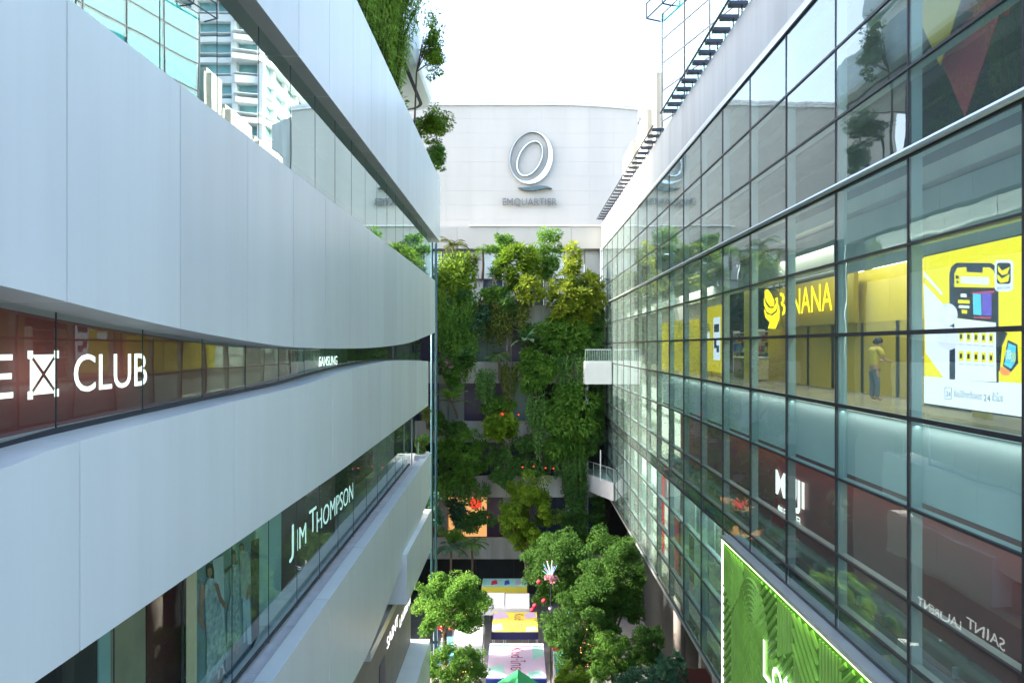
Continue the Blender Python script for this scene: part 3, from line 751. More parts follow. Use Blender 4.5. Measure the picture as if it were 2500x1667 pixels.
# right: yellow shop sign, hung banana emblem, white capitals, lime panel
def facing(body, p0, u1, hgt, X, mat, name, label, bold=0, cat='sign', shear=0, depth=.004):
    """text on a plane parallel to the curtain wall, facing the street; p0 is pixel of its far (left) bottom corner"""
    a = PX(p0[0], p0[1], X); b = PX(u1, p0[1], X)
    t = text_mb(body, (X,a.y,a.z), (0,b.y-a.y,0), (0,0,hgt), depth, bold, shear)
    return tag(t.build(name, mat), label, cat)
XN = 10.3
def zx(u, v, X): return PX(u,v,X).z
facing('NANA',(1934,768),2032,zx(1960,705,XN)-zx(1960,768,XN),XN,M['lit_yellow'],'shop_letters','four yellow lit capitals on the yellow shop front, right of the swirl emblem',.012)
facing('B',(1897,772),1918,zx(1905,716,XN)-zx(1905,772,XN),XN,M['lit_yellow'],'shop_letter','single yellow lit capital beside the hanging swirl emblem',.012)
MB().box(10.55,21.6,CZ+.75,10.7,28.4,CZ+2.35).build('sign_fascia', pbr('dimmed_yellow_fascia',(.30,.23,.015),.5,0,.05), RB)  # yellow darkened in the colour to stand for dimmer light behind the letters
be = empty('hanging_emblem', PX(1890,700,9.6), 'yellow hanging emblem of three peeled curved strokes with dark edge', 'sign')
def px4(x, y, X): return PX(x/3.92+1450, y/3.92+550, X)
def crv(pts, X, name, mat, par, d=.012):
    MB().prism([Vector((X,px4(x,y,X).y,px4(x,y,X).z)) for x,y in pts],(d,0,0)).build(name, mat, par)
crv([(1635,625),(1660,612),(1690,650),(1725,725),(1720,770),(1690,780),(1655,735),(1635,680)],9.6,'stroke',M['lit_yellow'],be)
crv([(1628,690),(1640,745),(1670,790),(1715,795),(1745,740),(1735,700),(1757,690),(1760,760),(1735,820),(1690,850),(1650,820),(1628,760)],9.62,'stroke',M['lit_yellow'],be)
crv([(1628,800),(1655,850),(1705,865),(1750,830),(1768,760),(1775,830),(1770,900),(1735,990),(1665,985),(1685,930),(1640,880)],9.64,'stroke',M['lit_yellow'],be)
crv([(1640,640),(1740,600),(1775,640),(1800,850),(1780,990),(1690,990),(1640,860)],9.85,'backing',M['frame'],be)
for x in (1640,1725,1780):
    p = px4(x,620,9.75); MB().tube([(9.75,p.y,p.z),(9.75,p.y,CZ+3.36)],.025,5).build('hanger', M['frame'], be)
XM = XF+1.28
facing('MUJI',(1894,1222),1964,zx(1894,1145,XM)-zx(1894,1222,XM),XM,M['lit_white'],'hoarding_letters','large white condensed capitals on the maroon hoarding above smaller characters',.25)
facing('無印良品',(1899,1256),1956,zx(1899,1229,XM)-zx(1899,1256,XM),XM,M['lit_white'],'hoarding_letters','row of small white characters under the large white capitals on the hoarding',.1)

# lime ribbed panel
LP = empty('lime_sign_panel', (7.65,20,CZ-10), 'large lime green ribbed sign panel with white lit edge and lettering', 'sign panel')
X0 = 7.62; yA, yB = 12.6, 25.6; zT, zB = CZ-7.28, CZ-13.6
MB().box(X0,yA,zB,X0+.24,yB,zT).build('panel', M['green_sign'], LP)
rb = MB()
def ridge(y0,z0,y1,z1,r=.07):
    y0, y1 = max(yA,min(yB-.12,y0)), max(yA,min(yB-.12,y1)); z0 = max(zB,min(zT-.14,z0)); z1 = max(zB,min(zT-.14,z1))
    if abs(y0-y1)+abs(z0-z1) < .02: return
    rb.tube([(X0,y0,z0),(X0,y1,z1)],r,6)
def clip_ridges(poly, ang, step, r=.07):
    """parallel ridges at an angle inside a convex polygon of (y,z)"""
    step *= 1.5; r = step*.27
    d = Vector((math.cos(ang), math.sin(ang))); n = Vector((-d.y, d.x))
    pr = [n.dot(Vector(p)) for p in poly]; o = min(pr)+step*.5
    while o < max(pr):
        hits = []
        for i in range(len(poly)):
            a, b = Vector(poly[i]), Vector(poly[(i+1) % len(poly)]); da, db = n.dot(a)-o, n.dot(b)-o
            if da*db < 0: hits.append(a+(b-a)*(da/(da-db)))
        if len(hits) == 2: ridge(hits[0].x,hits[0].y,hits[1].x,hits[1].y,r)
        o += step
z_ = zT
ys_ = [25.6,24.6,23.2,21.6,20.2,19.0,17.4,16.2,14.4,12.6]
for i, (ya, yb) in enumerate(zip(ys_, ys_[1:])):
    up = z_-.08; mid = z_-(1.5,2.3,.9,2.6,1.9,1.2,2.5,1.6,2.2)[i]; mid2 = z_-(2.3,.9,2.6,1.9,1.2,2.5,1.6,2.2,1.4)[i]
    clip_ridges([(ya,up),(yb,up),(yb,mid2),(ya,mid)], (math.pi/2, .9, math.pi/2, -.75, math.pi/2, .75, math.pi/2,-.8,math.pi/2)[i], (.10,.16,.12,.17,.13,.2,.12,.18,.12)[i])
    clip_ridges([(ya,mid-.05),(yb,mid2-.05),(yb,zB),(ya,zB)], (-.7,math.pi/2,.8,.75,-.8,math.pi/2,.7,math.pi/2,.7)[i], (.17,.12,.17,.2,.16,.12,.18,.12,.2)[i])
for k in range(8):           # nested arches
    r = .22+.16*k; cy, cz = 22.3, z_-1.9
    pts = [(X0-.02,cy+r*math.cos(a),cz+r*1.15*math.sin(a)) for a in [math.pi*j/14 for j in range(15)]]
    pts = [(X0-.02,cy+r,cz-1.6-.2*k)] + pts + [(X0-.02,cy-r,cz-1.6-.2*k)]
    rb.tube(pts,.06,4)
rb.build('rib', pbr('brightened_lime_rib',(.42,.78,.12),.4), LP)  # paler than the panel: light on the relief put into the colour
MB().box(X0-.05,yB,zB,X0+.24,yB+.09,zT+.05).build('lit_edge', M['led_edge'], LP)
MB().box(X0-.07,yA,zT+.02,X0-.005,yB,zT+.05).build('lit_top_edge', emit('lime_led_strip',(.75,1,.35),2.5), LP)
MB().box(X0-.07,yA-3,zT+.055,X0+.28,yB+.1,zT+.18).build('top_ledge', M['silver'], LP)
a = PX(1865,1680,X0-.1)
t = text_mb('Lot', (X0-.12,a.y,CZ-9.72-.45), (0,-2.15,0), (0,0,1.15), .005, 0)
t.build('lettering', M['lit_white'], LP)
# ------------------------------------------------------------------ big advertising screen behind the glass
XL = 8.62
def s6(x, y, lay=0):           # design grid of the advert -> point on the screen plane
    X = XL - .004*lay; Y = XL*1667/((x/2.613+1900)-1270)
    z = CZ-((y/2.613+500)-845)/1667*Y; return Vector((X, Y, z))
def snap(x, y, lay):           # straighten onto the screen's own upright grid
    return s6(x, y, lay)
SC = empty('advert_screen', (XL,12.8,CZ-1.2), 'bright yellow and white advert screen with a phone and watch behind the glass', 'screen')
E = {k: emit('screen_'+k, c, s) for k, c, s in (('yellow',(.93,.80,.01),.68),('white',(.80,.88,1.0),.72),('navy',(.02,.03,.06),.7),('black',(.012,.014,.02),.7),('grey',(.55,.6,.75),.6),
     ('text',(.03,.05,.10),.8),('violet',(.12,.08,.5),.8),('cyan',(.1,.55,.75),.8),('pale',(.66,.68,.88),.78),('magenta',(.5,.05,.15),.7),('orange',(.9,.28,.08),.8))}
zT_, zB_ = CZ+1.90, CZ-1.21; yL, yR = 14.56, 10.95
MB().box(XL+.01,yL+.02,zB_-.03,XL+.16,yR-.02,zT_+.03).build('housing', M['steel'], SC)
def scr(pts, lay, col, name, par=SC):
    return MB().poly([s6(x, y, lay) for x, y in pts]).build(name, E[col], par)
MB().quad((XL,yL,zB_),(XL,yR,zB_),(XL,yR,zT_),(XL,yL,zT_)).build('display', E['yellow'], SC)
zw = s6(1200,1112).z
MB().quad((XL-.004,yL,zB_),(XL-.004,yR,zB_),(XL-.004,yR,zw),(XL-.004,yL,zw)).build('white_field', E['white'], SC)
scr([(930,500),(1060,640),(1100,780),(1100,1115),(1062,1108),(942,945)],1,'white','white_field')
scr([(932,425),(1050,560),(1046,580),(932,455)],1,'white','white_field')
def rrect(x0,y0,x1,y1,r,skew=0):
    out=[]
    for cx,cy,a0 in ((x1-r,y0+r,-90),(x1-r,y1-r,0),(x0+r,y1-r,90),(x0+r,y0+r,180)):
        for k in range(5):
            a=math.radians(a0+22.5*k); out.append((cx+r*math.cos(a), cy+r*math.sin(a)+skew*((cx+r*math.cos(a))-x0)))
    return out
ph = scr(rrect(1092,372,1412,1300,60,-.0)[:] if False else [(1095,1112),(1095,440),(1108,395),(1140,370),(1360,372),(1395,395),(1408,440),(1410,1135)],2,'navy','phone_picture')
scr([(1128,1115),(1128,440),(1145,402),(1205,396),(1207,428),(1308,434),(1310,398),(1355,400),(1380,420),(1388,450),(1397,1130)],3,'yellow','phone_picture')
scr([(1128,525),(1393,530),(1395,752),(1130,720)],4,'black','phone_picture')
scr([(1130,722),(1395,752),(1397,1130),(1130,1115)],4,'white','phone_picture')
scr([(1170,458),(1350,462),(1350,512),(1170,500)],4,'white','search_bar')
scr([(1248,565),(1300,570),(1304,704),(1252,700)],5,'cyan','device_picture'); scr([(1306,556),(1368,566),(1370,708),(1308,704)],5,'violet','device_picture')
scr([(1230,560),(1385,545),(1390,560),(1248,572)],5,'magenta','device_picture'); scr([(1252,712),(1370,716),(1360,728),(1260,722)],5,'magenta','device_picture')
for (x0,y0,x1,y1,c) in ((1172,565,1210,588,'white'),(1155,605,1230,628,'yellow'),(1160,640,1228,658,'white'),(1178,668,1214,692,'yellow'),(1140,450,1160,470,'black'),(1145,482,1158,498,'black')):
    scr([(x0,y0),(x1,y0+3),(x1,y1+3),(x0,y1)],6,c,'screen_text')
for r in range(2):
    for c in range(5):
        x = 1160+48*c; y = (808,932)[r]+c*3
        t = scr([(x,y),(x+30,y),(x+30,y+62),(x,y+62)],6,'yellow','app_icon')
        scr([(x+8,y+16),(x+22,y+16),(x+23,y+46),(x+7,y+46)],7,'black','symbol',t)
        scr([(x-2,y+78),(x+34,y+80),(x+34,y+86),(x-2,y+84)],6,'grey','screen_text')
# app tile
scr(rrect(1390,352,1508,552,24),6,'white','app_tile')
scr(rrect(1404,370,1494,505,18),7,'black','app_tile')
scr([(1412,385),(1440,420),(1490,395),(1475,440),(1440,450),(1415,425)],8,'yellow','swirl'); scr([(1408,440),(1440,470),(1488,440),(1480,490),(1430,500),(1410,475)],8,'yellow','swirl')
def s6text(body, x0, y0, x1, h, lay, col, name='screen_text', bold=0):
    a, b = s6(x0,y0,lay), s6(x1,y0,lay); b = Vector((b.x,b.y,a.z)); t = s6(x0,y0-h,lay)
    return text_mb(body,a,b-a,Vector((0,0,t.z-a.z)),0,bold).build(name,E[col],SC)
s6text('BNN Online',1408,545,1494,22,8,'text')
s6text('ช้อปได้ทุกที่ตลอด',1128,1238,1308,62,5,'text','advert_text',.004)
s6text('24',1318,1250,1360,42,5,'text','advert_text',.01)
s6text('ชั่วโมง',1372,1250,1442,58,5,'text','advert_text',.004)
s6text('24',1078,1222,1106,34,5,'text','advert_text',.008)
bagp = [(1070,1165),(1112,1165),(1112,1238),(1070,1238)]
for i in range(4):
    (xa,ya),(xb,yb) = bagp[i],bagp[(i+1)%4]
    if xa == xb: scr([(xa-1.5,ya),(xa+1.5,ya),(xb+1.5,yb),(xb-1.5,yb)],5,'text','bag_outline')
    else: scr([(xa,ya-1.5),(xb,ya-1.5),(xb,ya+1.5),(xa,ya+1.5)],5,'text','bag_outline')
# earphone picture and watch picture
def disc(cx, cy, rx, ry, n=20): return [(cx+rx*math.cos(2*math.pi*k/n), cy+ry*math.sin(2*math.pi*k/n)) for k in range(n)]
scr(disc(1094,850,72,78),8,'pale','earphone_picture'); scr(disc(1094,700,62,72),8,'pale','earphone_picture')
for cx, cy in ((1065,690),(1120,680),(1100,738)): scr(disc(cx,cy,25,28),9,'white','earphone_picture')
scr([(1104,925),(1140,915),(1140,1112),(1104,1112)],8,'navy','phone_picture')
scr([(1412,820),(1440,800),(1475,820),(1440,900),(1425,1060),(1412,1060)],8,'black','watch_picture')
scr([(1430,1030),(1475,1050),(1500,1060),(1480,1090),(1440,1085),(1425,1060)],8,'orange','watch_picture')
scr([(1478,862),(1540,890),(1545,1010),(1500,1065),(1446,1030)],9,'navy','watch_picture')
scr([(1484,880),(1532,902),(1528,1000),(1500,1045),(1456,1020)],10,'cyan','watch_picture')
s6text('08',1466,985,1500,60,11,'white','advert_text',.01); s6text('20',1500,1000,1532,58,11,'yellow','advert_text',.01)

# poster board farther along
def px4p(x, y, X): return PX(x/3.92+1450, y/3.92+550, X)
pb = empty('wall_poster', (9.6,31,CZ-1.4), 'yellow backlit poster with a phone picture beside the shop entrance', 'poster')
E['poster'] = emit('screen_poster', (.80,.66,.02), .55)
a = px4p(1062,1390,9.5); b = px4p(1230,1390,9.5)
zt = px4p(1062,790,9.5).z; y0, y1 = a.y, b.y
MB().box(9.5,y0,a.z,9.66,y1,zt).build('board', E['poster'], pb)
def prect(fx0, fz0, fx1, fz1, col, name, par, X=9.49):
    ya, yb = y0+(y1-y0)*fx0, y0+(y1-y0)*fx1; za, zb = a.z+(zt-a.z)*fz0, a.z+(zt-a.z)*fz1
    return MB().quad((X,ya,za),(X,yb,za),(X,yb,zb),(X,ya,zb)).build(name, E[col], par)
prect(.52,.18,.90,.82,'white','phone_picture',pb); prect(.56,.60,.84,.72,'navy','phone_picture',pb,9.485); prect(.56,.36,.70,.50,'navy','phone_picture',pb,9.485)
prect(.70,.30,.84,.40,'text','phone_picture',pb,9.485); prect(.02,.50,.30,.60,'white','phone_picture',pb)
for k, z in enumerate((.74,.70,.66)): prect(.04,z-.03,.28+.04*k,z-.008,'text','screen_text',pb)

# shop shelving seen through the opening
sh = empty('display_shelf', (12.6,37,CZ-1.5), 'shelving packed with small coloured boxes inside the shop opening', 'shelf')
fr = MB()
for k in range(5): fr.box(12.6,34.2,CZ-1.45+.55*k,13.0,40.4,CZ-1.41+.55*k)
for y in (34.2,36.3,38.3,40.4): fr.box(12.6,y-.03,CZ-1.5,13.0,y+.03,CZ+.9)
fr.build('frame', M['white'], sh)
bc = [pbr('box_'+n,c,.5) for n,c in (('blue',(.05,.12,.45)),('red',(.5,.05,.04)),('white',(.7,.7,.7)),('yellow',(.7,.5,.02)),('black',(.03,.03,.03)),('teal',(.05,.35,.35)))]
for k in range(4):
    for j in range(14):
        y = 34.3+.43*j; h = U(.15,.42); MB().box(12.55,y,CZ-1.40+.55*k,12.85,y+U(.2,.38),CZ-1.40+.55*k+h).build('boxed_item', bc[rnd.randrange(6)], sh)
for i, (y, lab, m) in enumerate(((31.6,'low brown display counter in the shop opening','bark'),(30.0,'pale display counter nearer the yellow shop shutters','cream'))):
    ct = empty('display_counter', (10.6,y,CZ-1.5), lab, 'counter')
    MB().box(10.3,y,CZ-1.48,11.0,y+1.3,CZ-.55).bevel_build('cabinet', M[m], ct, .02); MB().box(10.25,y-.05,CZ-.545,11.05,y+1.35,CZ-.49).bevel_build('worktop', M['white'], ct, .01)
cb = empty('service_counter', (10.5,18.5,CZ-1.5), 'tall cream service counter beside the person in yellow', 'counter')
MB().box(10.3,15.2,CZ-1.48,10.9,17.8,CZ-.32).bevel_build('cabinet', M['cream'], cb, .03); MB().box(10.25,15.15,CZ-.315,10.95,17.85,CZ-.27).bevel_build('worktop', M['white'], cb, .01)

# ------------------------------------------------------------------ person in yellow at the counter
def skin_body(name, joints, edges, mat, parent=None, sub=2, root=0):
    me = bpy.data.meshes.new(name); me.from_pydata([j[0] for j in joints], edges, [])
    o = bpy.data.objects.new(name, me); COL.objects.link(o); me.materials.append(mat)
    sk = o.modifiers.new('skin','SKIN'); 
    for i, j in enumerate(joints):
        r = j[1]; me.skin_vertices[0].data[i].radius = r if isinstance(r, tuple) else (r, r)
        me.skin_vertices[0].data[i].use_root = (i == root)
    s = o.modifiers.new('sub','SUBSURF'); s.levels = sub; s.render_levels = sub
    dg = bpy.context.evaluated_depsgraph_get(); dg.update()
    m2 = bpy.data.meshes.new_from_object(o.evaluated_get(dg)); o.modifiers.clear(); o.data = m2
    m2.polygons.foreach_set('use_smooth', [True]*len(m2.polygons))
    if parent: parent_keep(o, parent)
    return o
M['skin'] = pbr('skin', (.50,.30,.20), .55, 0, .04); M['hair'] = pbr('black_hair', (.012,.010,.010), .5); M['jeans'] = pbr('blue_jeans', (.16,.22,.30), .8); M['shirt'] = pbr('yellow_shirt', (.72,.55,.05), .7)
pc = Vector((9.55,18.45,CZ-1.48))
PE = empty('person', pc, 'person with dark hair in yellow shirt and blue jeans leaning at a counter', 'person')
def pp_(x, y, z): return tuple(pc + Vector((x, y, z)))
# facing +x / -y (towards the counter), head bent down
J_ = [(pp_(0,0,.92),(.15,.12)),(pp_(.01,0,1.08),(.13,.11)),(pp_(.03,-.02,1.28),(.155,.115)),(pp_(.05,-.03,1.40),(.11,.09)),(pp_(.09,-.05,1.47),.05),(pp_(.12,-.07,1.54),(.075,.08)),(pp_(.13,-.08,1.62),(.08,.09)),
      (pp_(.0,.17,1.37),.055),(pp_(.06,.22,1.13),.042),(pp_(.27,.10,1.08),.033),(pp_(.33,.06,1.08),.03),
      (pp_(.08,-.20,1.37),.055),(pp_(.16,-.24,1.13),.042),(pp_(.34,-.14,1.08),.033),(pp_(.40,-.10,1.08),.03),
      (pp_(0,.09,.86),.085),(pp_(.02,.10,.48),.058),(pp_(0,.10,.09),.04),(pp_(.13,.10,.04),.035),
      (pp_(.02,-.09,.86),.085),(pp_(.05,-.10,.48),.058),(pp_(.04,-.10,.09),.04),(pp_(.17,-.11,.04),.035)]
Ed = [(0,1),(1,2),(2,3),(3,4),(4,5),(5,6),(3,7),(7,8),(8,9),(9,10),(3,11),(11,12),(12,13),(13,14),(0,15),(15,16),(16,17),(17,18),(0,19),(19,20),(20,21),(21,22)]
skin_body('body', J_, Ed, M['skin'], PE)
hd = MB(); hd.ball(pp_(.10,-.06,1.63),.112,10,8,(1,1,1.0)); hd.ball(pp_(.03,-.03,1.60),.07,8,6); hd.build('hair', M['hair'], PE, True)
skin_body('shirt', [(pp_(0,0,.90),(.17,.14)),(pp_(.01,0,1.08),(.155,.13)),(pp_(.03,-.02,1.28),(.175,.135)),(pp_(.05,-.03,1.41),(.12,.10)),(pp_(.0,.18,1.37),.075),(pp_(.04,.22,1.20),.068),(pp_(.08,-.21,1.37),.075),(pp_(.13,-.24,1.20),.068)],
    [(0,1),(1,2),(2,3),(3,4),(4,5),(3,6),(6,7)], M['shirt'], PE)
skin_body('jeans', [(pp_(0,0,.93),(.12,.12)),(pp_(0,.075,.74),.09),(pp_(.02,.10,.48),.075),(pp_(0,.10,.10),.062),(pp_(.02,-.075,.74),.09),(pp_(.05,-.10,.48),.075),(pp_(.04,-.10,.10),.062)],
    [(0,1),(1,2),(2,3),(0,4),(4,5),(5,6)], M['jeans'], PE)
for hx, hy in ((.33,.06),(.40,-.10)):
    hm = MB()
    for k in range(4): hm.tube([pp_(hx,hy+.03-.02*k,1.08),pp_(hx+.05+.01*(k in (1,2)),hy+.035-.022*k,1.075),pp_(hx+.08+.012*(k in (1,2)),hy+.035-.022*k,1.055)],[.010,.009,.007],5)
    hm.tube([pp_(hx-.01,hy+.035,1.085),pp_(hx+.03,hy+.075,1.08)],[.011,.008],5)
    hm.build('hand', M['skin'], PE, True)

# ------------------------------------------------------------------ fashion mural in the left window
XMu = -6.30
def m8(x, y, lay=0):
    u, v = x/2.138, y/2.138+1100; X = XMu + .004*lay
    Y = XMu*1667/(u-1270); return Vector((X, Y, CZ-(v-845)/1667*Y))
MU = empty('window_mural', (XMu,15,CZ-7), 'tall photo mural of three standing models in pale patterned clothes', 'mural')
mc = {k: pbr('mural_'+k, c, .5, 0, v, s) for k, c, v, s in (('back',(.20,.33,.35),.2,1),('door',(.52,.66,.68),.06,1),('dress',(.46,.62,.63),.30,9),('dress2',(.40,.55,.58),.32,11),('shirt',(.36,.46,.42),.15,4),
     ('trouser',(.42,.60,.70),.1,3),('skin',(.33,.19,.13),.1,3),('hair',(.03,.02,.02),.1,3),('dark',(.06,.03,.03),.1,1),('floor',(.10,.14,.18),.1,1),('step',(.55,.6,.58),.1,2))}
Yn, Yf = m8(1012,800).y, m8(1335,800).y
MB().box(XMu-.08,Yn,CZ-7,XMu-.004,Yf,CZ-3.4).build('board', mc['back'], MU)
MB().box(XMu-.10,Yn-.10,CZ-7,XMu+.06,Yn-.01,CZ-3.4).build('frame', M['cream'], MU)
def mu(pts, lay, col, name): return MB().poly([m8(x, y, lay) for x, y in pts]).build(name, mc[col], MU)
mu([(1310,470),(1352,455),(1352,950),(1312,1040)],1,'dark','backdrop_picture')
mu([(1110,570),(1165,545),(1172,1000),(1180,1150),(1120,1212)],1,'door','backdrop_picture')
mu([(1160,1100),(1320,960),(1325,1010),(1190,1212)],1,'floor','backdrop_picture')
mu([(1170,620),(1240,570),(1240,590),(1172,640)],1,'dark','backdrop_picture')
# nearest model
mu([(1072,600),(1085,585),(1108,590),(1115,620),(1116,668),(1100,672),(1078,655)],2,'hair','model_hair')
mu([(1080,620),(1092,608),(1104,618),(1104,645),(1096,660),(1102,690),(1080,690),(1086,660),(1078,648)],3,'skin','model_skin')
mu([(1066,690),(1044,700),(1036,800),(1030,868),(1050,920),(1080,948),(1098,942),(1092,928),(1068,912),(1052,862),(1062,790),(1072,720)],3,'skin','model_skin')
mu([(1068,690),(1084,664),(1106,664),(1132,690),(1138,760),(1150,830),(1172,960),(1182,1060),(1150,1130),(1085,1212),(1072,1212),(1076,1000),(1070,900),(1066,780)],4,'dress','model_dress')
mu([(1112,1212),(1118,1160),(1134,1150),(1132,1212)],3,'skin','model_skin'); mu([(1142,1212),(1146,1135),(1160,1130),(1160,1212)],3,'skin','model_skin')
mu([(1112,690),(1134,694),(1150,760),(1176,800),(1186,812),(1170,826),(1142,790)],5,'skin','model_skin')
# middle model, half hidden
mu([(1206,530),(1216,515),(1228,525),(1230,600),(1210,600)],2,'hair','model_hair'); mu([(1210,545),(1218,536),(1226,548),(1224,585),(1212,590)],3,'skin','model_skin')
mu([(1196,620),(1212,590),(1232,596),(1246,640),(1246,760),(1252,960),(1232,1000),(1180,1020),(1182,840),(1200,760)],4,'dress2','model_dress')
mu([(1200,1010),(1212,1005),(1214,1100),(1202,1110)],3,'skin','model_skin'); mu([(1228,1000),(1242,992),(1240,1060),(1228,1062)],3,'skin','model_skin')
# far model
mu([(1246,495),(1258,478),(1270,490),(1272,520),(1250,525)],2,'hair','model_hair'); mu([(1250,500),(1262,490),(1268,505),(1264,535),(1252,535)],3,'skin','model_skin')
mu([(1246,530),(1262,518),(1290,530),(1304,580),(1304,700),(1300,760),(1252,770),(1250,640)],4,'shirt','model_shirt')
mu([(1262,770),(1298,752),(1310,1005),(1290,1012),(1280,880),(1276,1000),(1268,1000)],4,'trouser','model_trousers')
mu([(1292,700),(1304,690),(1300,760),(1284,780),(1278,770)],5,'skin','model_skin')
# ------------------------------------------------------------------ triangular banners inside the upper storey
for i, (pts, c, lab) in enumerate(((((985,180),(1240,20),(1105,450)),(.62,.44,.02),'yellow triangular hanging banner inside the upper glazing'),
    (((1140,480),(1480,190),(1275,800)),(.42,.05,.07),'large red triangular hanging banner pointing down inside the upper glazing'),
    (((880,0),(1040,-90),(962,130)),(.35,.55,.68),'small pale blue triangular banner inside the upper glazing'),
    (((1260,80),(1640,-160),(1570,110)),(.40,.05,.06),'red banner at the top right edge of the upper glazing'))):
    X = 8.9 + .25*i
    mm = pbr('banner_cloth_%d' % i, c, .8, 0, .04)
    q = [Vector((X, PX(x/2.8+1900, y/2.8, X).y, PX(x/2.8+1900, y/2.8, X).z)) for x, y in pts]
    up = Vector((0,0,1.2)); top = [q[0]+ (q[0]-q[2])*.5, q[1]+(q[1]-q[2])*.5]
    b = MB().prism([q[2], q[1], top[1], top[0], q[0]],(.02,0,0)).build('hanging_banner', mm)
    tag(b, lab, 'banner', 'triangular banners')
    
# ------------------------------------------------------------------ the two white link balconies at the glass wall
b1 = empty('link_balcony', (6.7,60,CZ-3.2), 'white box balcony with metal railing joining the glass wall, upper of the two', 'balcony', 'white link balconies')
MB().box(5.55,58.6,CZ-3.27,7.86,64,CZ-1.3).bevel_build('box_front', M['white'], b1, .03)
r = MB()
for k in range(12): r.tube([(5.6+k*.2,58.7,CZ-1.3),(5.6+k*.2,58.7,CZ-.3)],.02,4)
r.tube([(5.55,58.7,CZ-.3),(7.8,58.7,CZ-.3)],.035,5); r.build('railing', M['silver'], b1)
MB().quad((5.6,58.66,CZ-1.3),(7.8,58.66,CZ-1.3),(7.8,58.66,CZ-.35),(5.6,58.66,CZ-.35)).build('glass_guard', M['glass_rail'], b1)
b2 = empty('link_balcony', (6.7,60,CZ-13), 'white wedge balcony with glass guard joining the glass wall, lower of the two', 'balcony', 'white link balconies')
A, B_, C_ = P(1434,1198,61.7), Vector((7.86,57.4,0)), Vector((7.86,64,0))
zb, zt = CZ-13.05, CZ-11.5
tri = [Vector((A.x,A.y,zb)),Vector((B_.x,B_.y,zb)),Vector((7.86,64,zb)),Vector((A.x,64,zb))]
MB().prism(tri,(0,0,zt-zb)).bevel_build('box_front', M['white'], b2, .03)
MB().quad((A.x,A.y,zt),(B_.x,B_.y,zt),(B_.x,B_.y,zt+1.15),(A.x,A.y,zt+1.15)).build('glass_guard', M['glass_rail'], b2)
r = MB(); r.tube([(A.x,A.y,zt+1.17),(B_.x,B_.y,zt+1.17)],.04,5)
for k in range(5): q = Vector((A.x,A.y,zt)).lerp(Vector((B_.x,B_.y,zt)),k/4); r.tube([q,q+Vector((0,0,1.17))],.03,5)
r.tube([(6.9,58.6,zt),(6.9,58.6,zt+2.6)],.06,6)
r.build('railing', M['silver'], b2)
for i, x in enumerate((5.95,6.1)):
    tag(MB().tube([(x,61.6,CZ-20),(x,61.6,CZ-3.3)],.035,5).build('hanging_rod', M['silver']), ('thin silver rod hanging from the upper link balcony, street side','thin silver rod hanging from the upper link balcony, wall side')[i], 'rod')
# ------------------------------------------------------------------ plants
def rv(): 
    while True:
        v = Vector((U(-1,1),U(-1,1),U(-1,1)))
        if .05 < v.length < 1: return v
def crown(mb, c, rad, n, L, W, nclump=14, droop=.25, xmax=7.6, shell=.55, cs=1.0):
    """leaf clumps spread through an uneven ellipsoid"""
    c = Vector(c); per = max(1, n//nclump); rm = (rad[0]+rad[1]+rad[2])/3
    for k in range(nclump):
        d = rv().normalized(); q = shell+(1-shell)*rnd.random()
        if rnd.random() < .25: q *= .5
        cc = c + Vector((d.x*rad[0],d.y*rad[1],d.z*rad[2]))*q*.85
        cr = rm*U(.20,.42)*cs
        for i in range(per):
            e = rv(); e.normalize(); s = cr*(.55+.45*rnd.random()**.5)
            p = cc + Vector((e.x*s*1.15, e.y*s*1.15, e.z*s*.75))
            if p.x > xmax: continue
            dd = (e + rv()*.9 + Vector((0,0,-droop))).normalized()
            mb.leaf(p, dd, (e+Vector((0,0,.9))+rv()*.5).normalized(), L*U(.7,1.25), W*U(.7,1.2))
def rosettes(mb, c, rad, n, L, W, k=11):
    c = Vector(c)
    for i in range(n):
        d = rv(); p = c + Vector((d.x*rad[0],d.y*rad[1],d.z*rad[2]))
        ax = (Vector((d.x*.6,-.5+d.y*.3,.75)) + rv()*.5).normalized()
        a = ax.cross(Vector((1,.2,.1))).normalized(); b = ax.cross(a); l = L*U(.7,1.2); ph = U(0,6)
        for j in range(k):
            an = ph + j*2.4; tilt = .35+.75*j/k
            dd = (ax*math.cos(tilt*1.3) + (a*math.cos(an)+b*math.sin(an))*math.sin(tilt*1.3)).normalized()
            mb.leaf(p + dd*.03, dd, ax, l*(.75+.35*j/k), W*U(.85,1.15))
def vines(mb, c, rad, n, L, W, ragged=.5):
    """curtain of hanging strands, longest in the middle"""
    c = Vector(c)
    for i in range(n):
        x = U(-1,1); p = c + Vector((x*rad[0], U(-1,1)*rad[1], rad[2]*U(.5,1))); ln = 2*rad[2]*(1-ragged*abs(x)**1.5)*U(.45,1); z = 0
        ph = U(0,6)
        while z < ln:
            q = p + Vector((math.sin(z*1.4+ph)*.12, -.1*math.sin(z), -z))
            dd = (rv()*.8 + Vector((0,-.3,-.6))).normalized()
            mb.leaf(q + rv()*.12, dd, Vector((0,-1,.4)) + rv()*.4, L*U(.7,1.2), W*U(.8,1.2)); z += L*U(.35,.7)
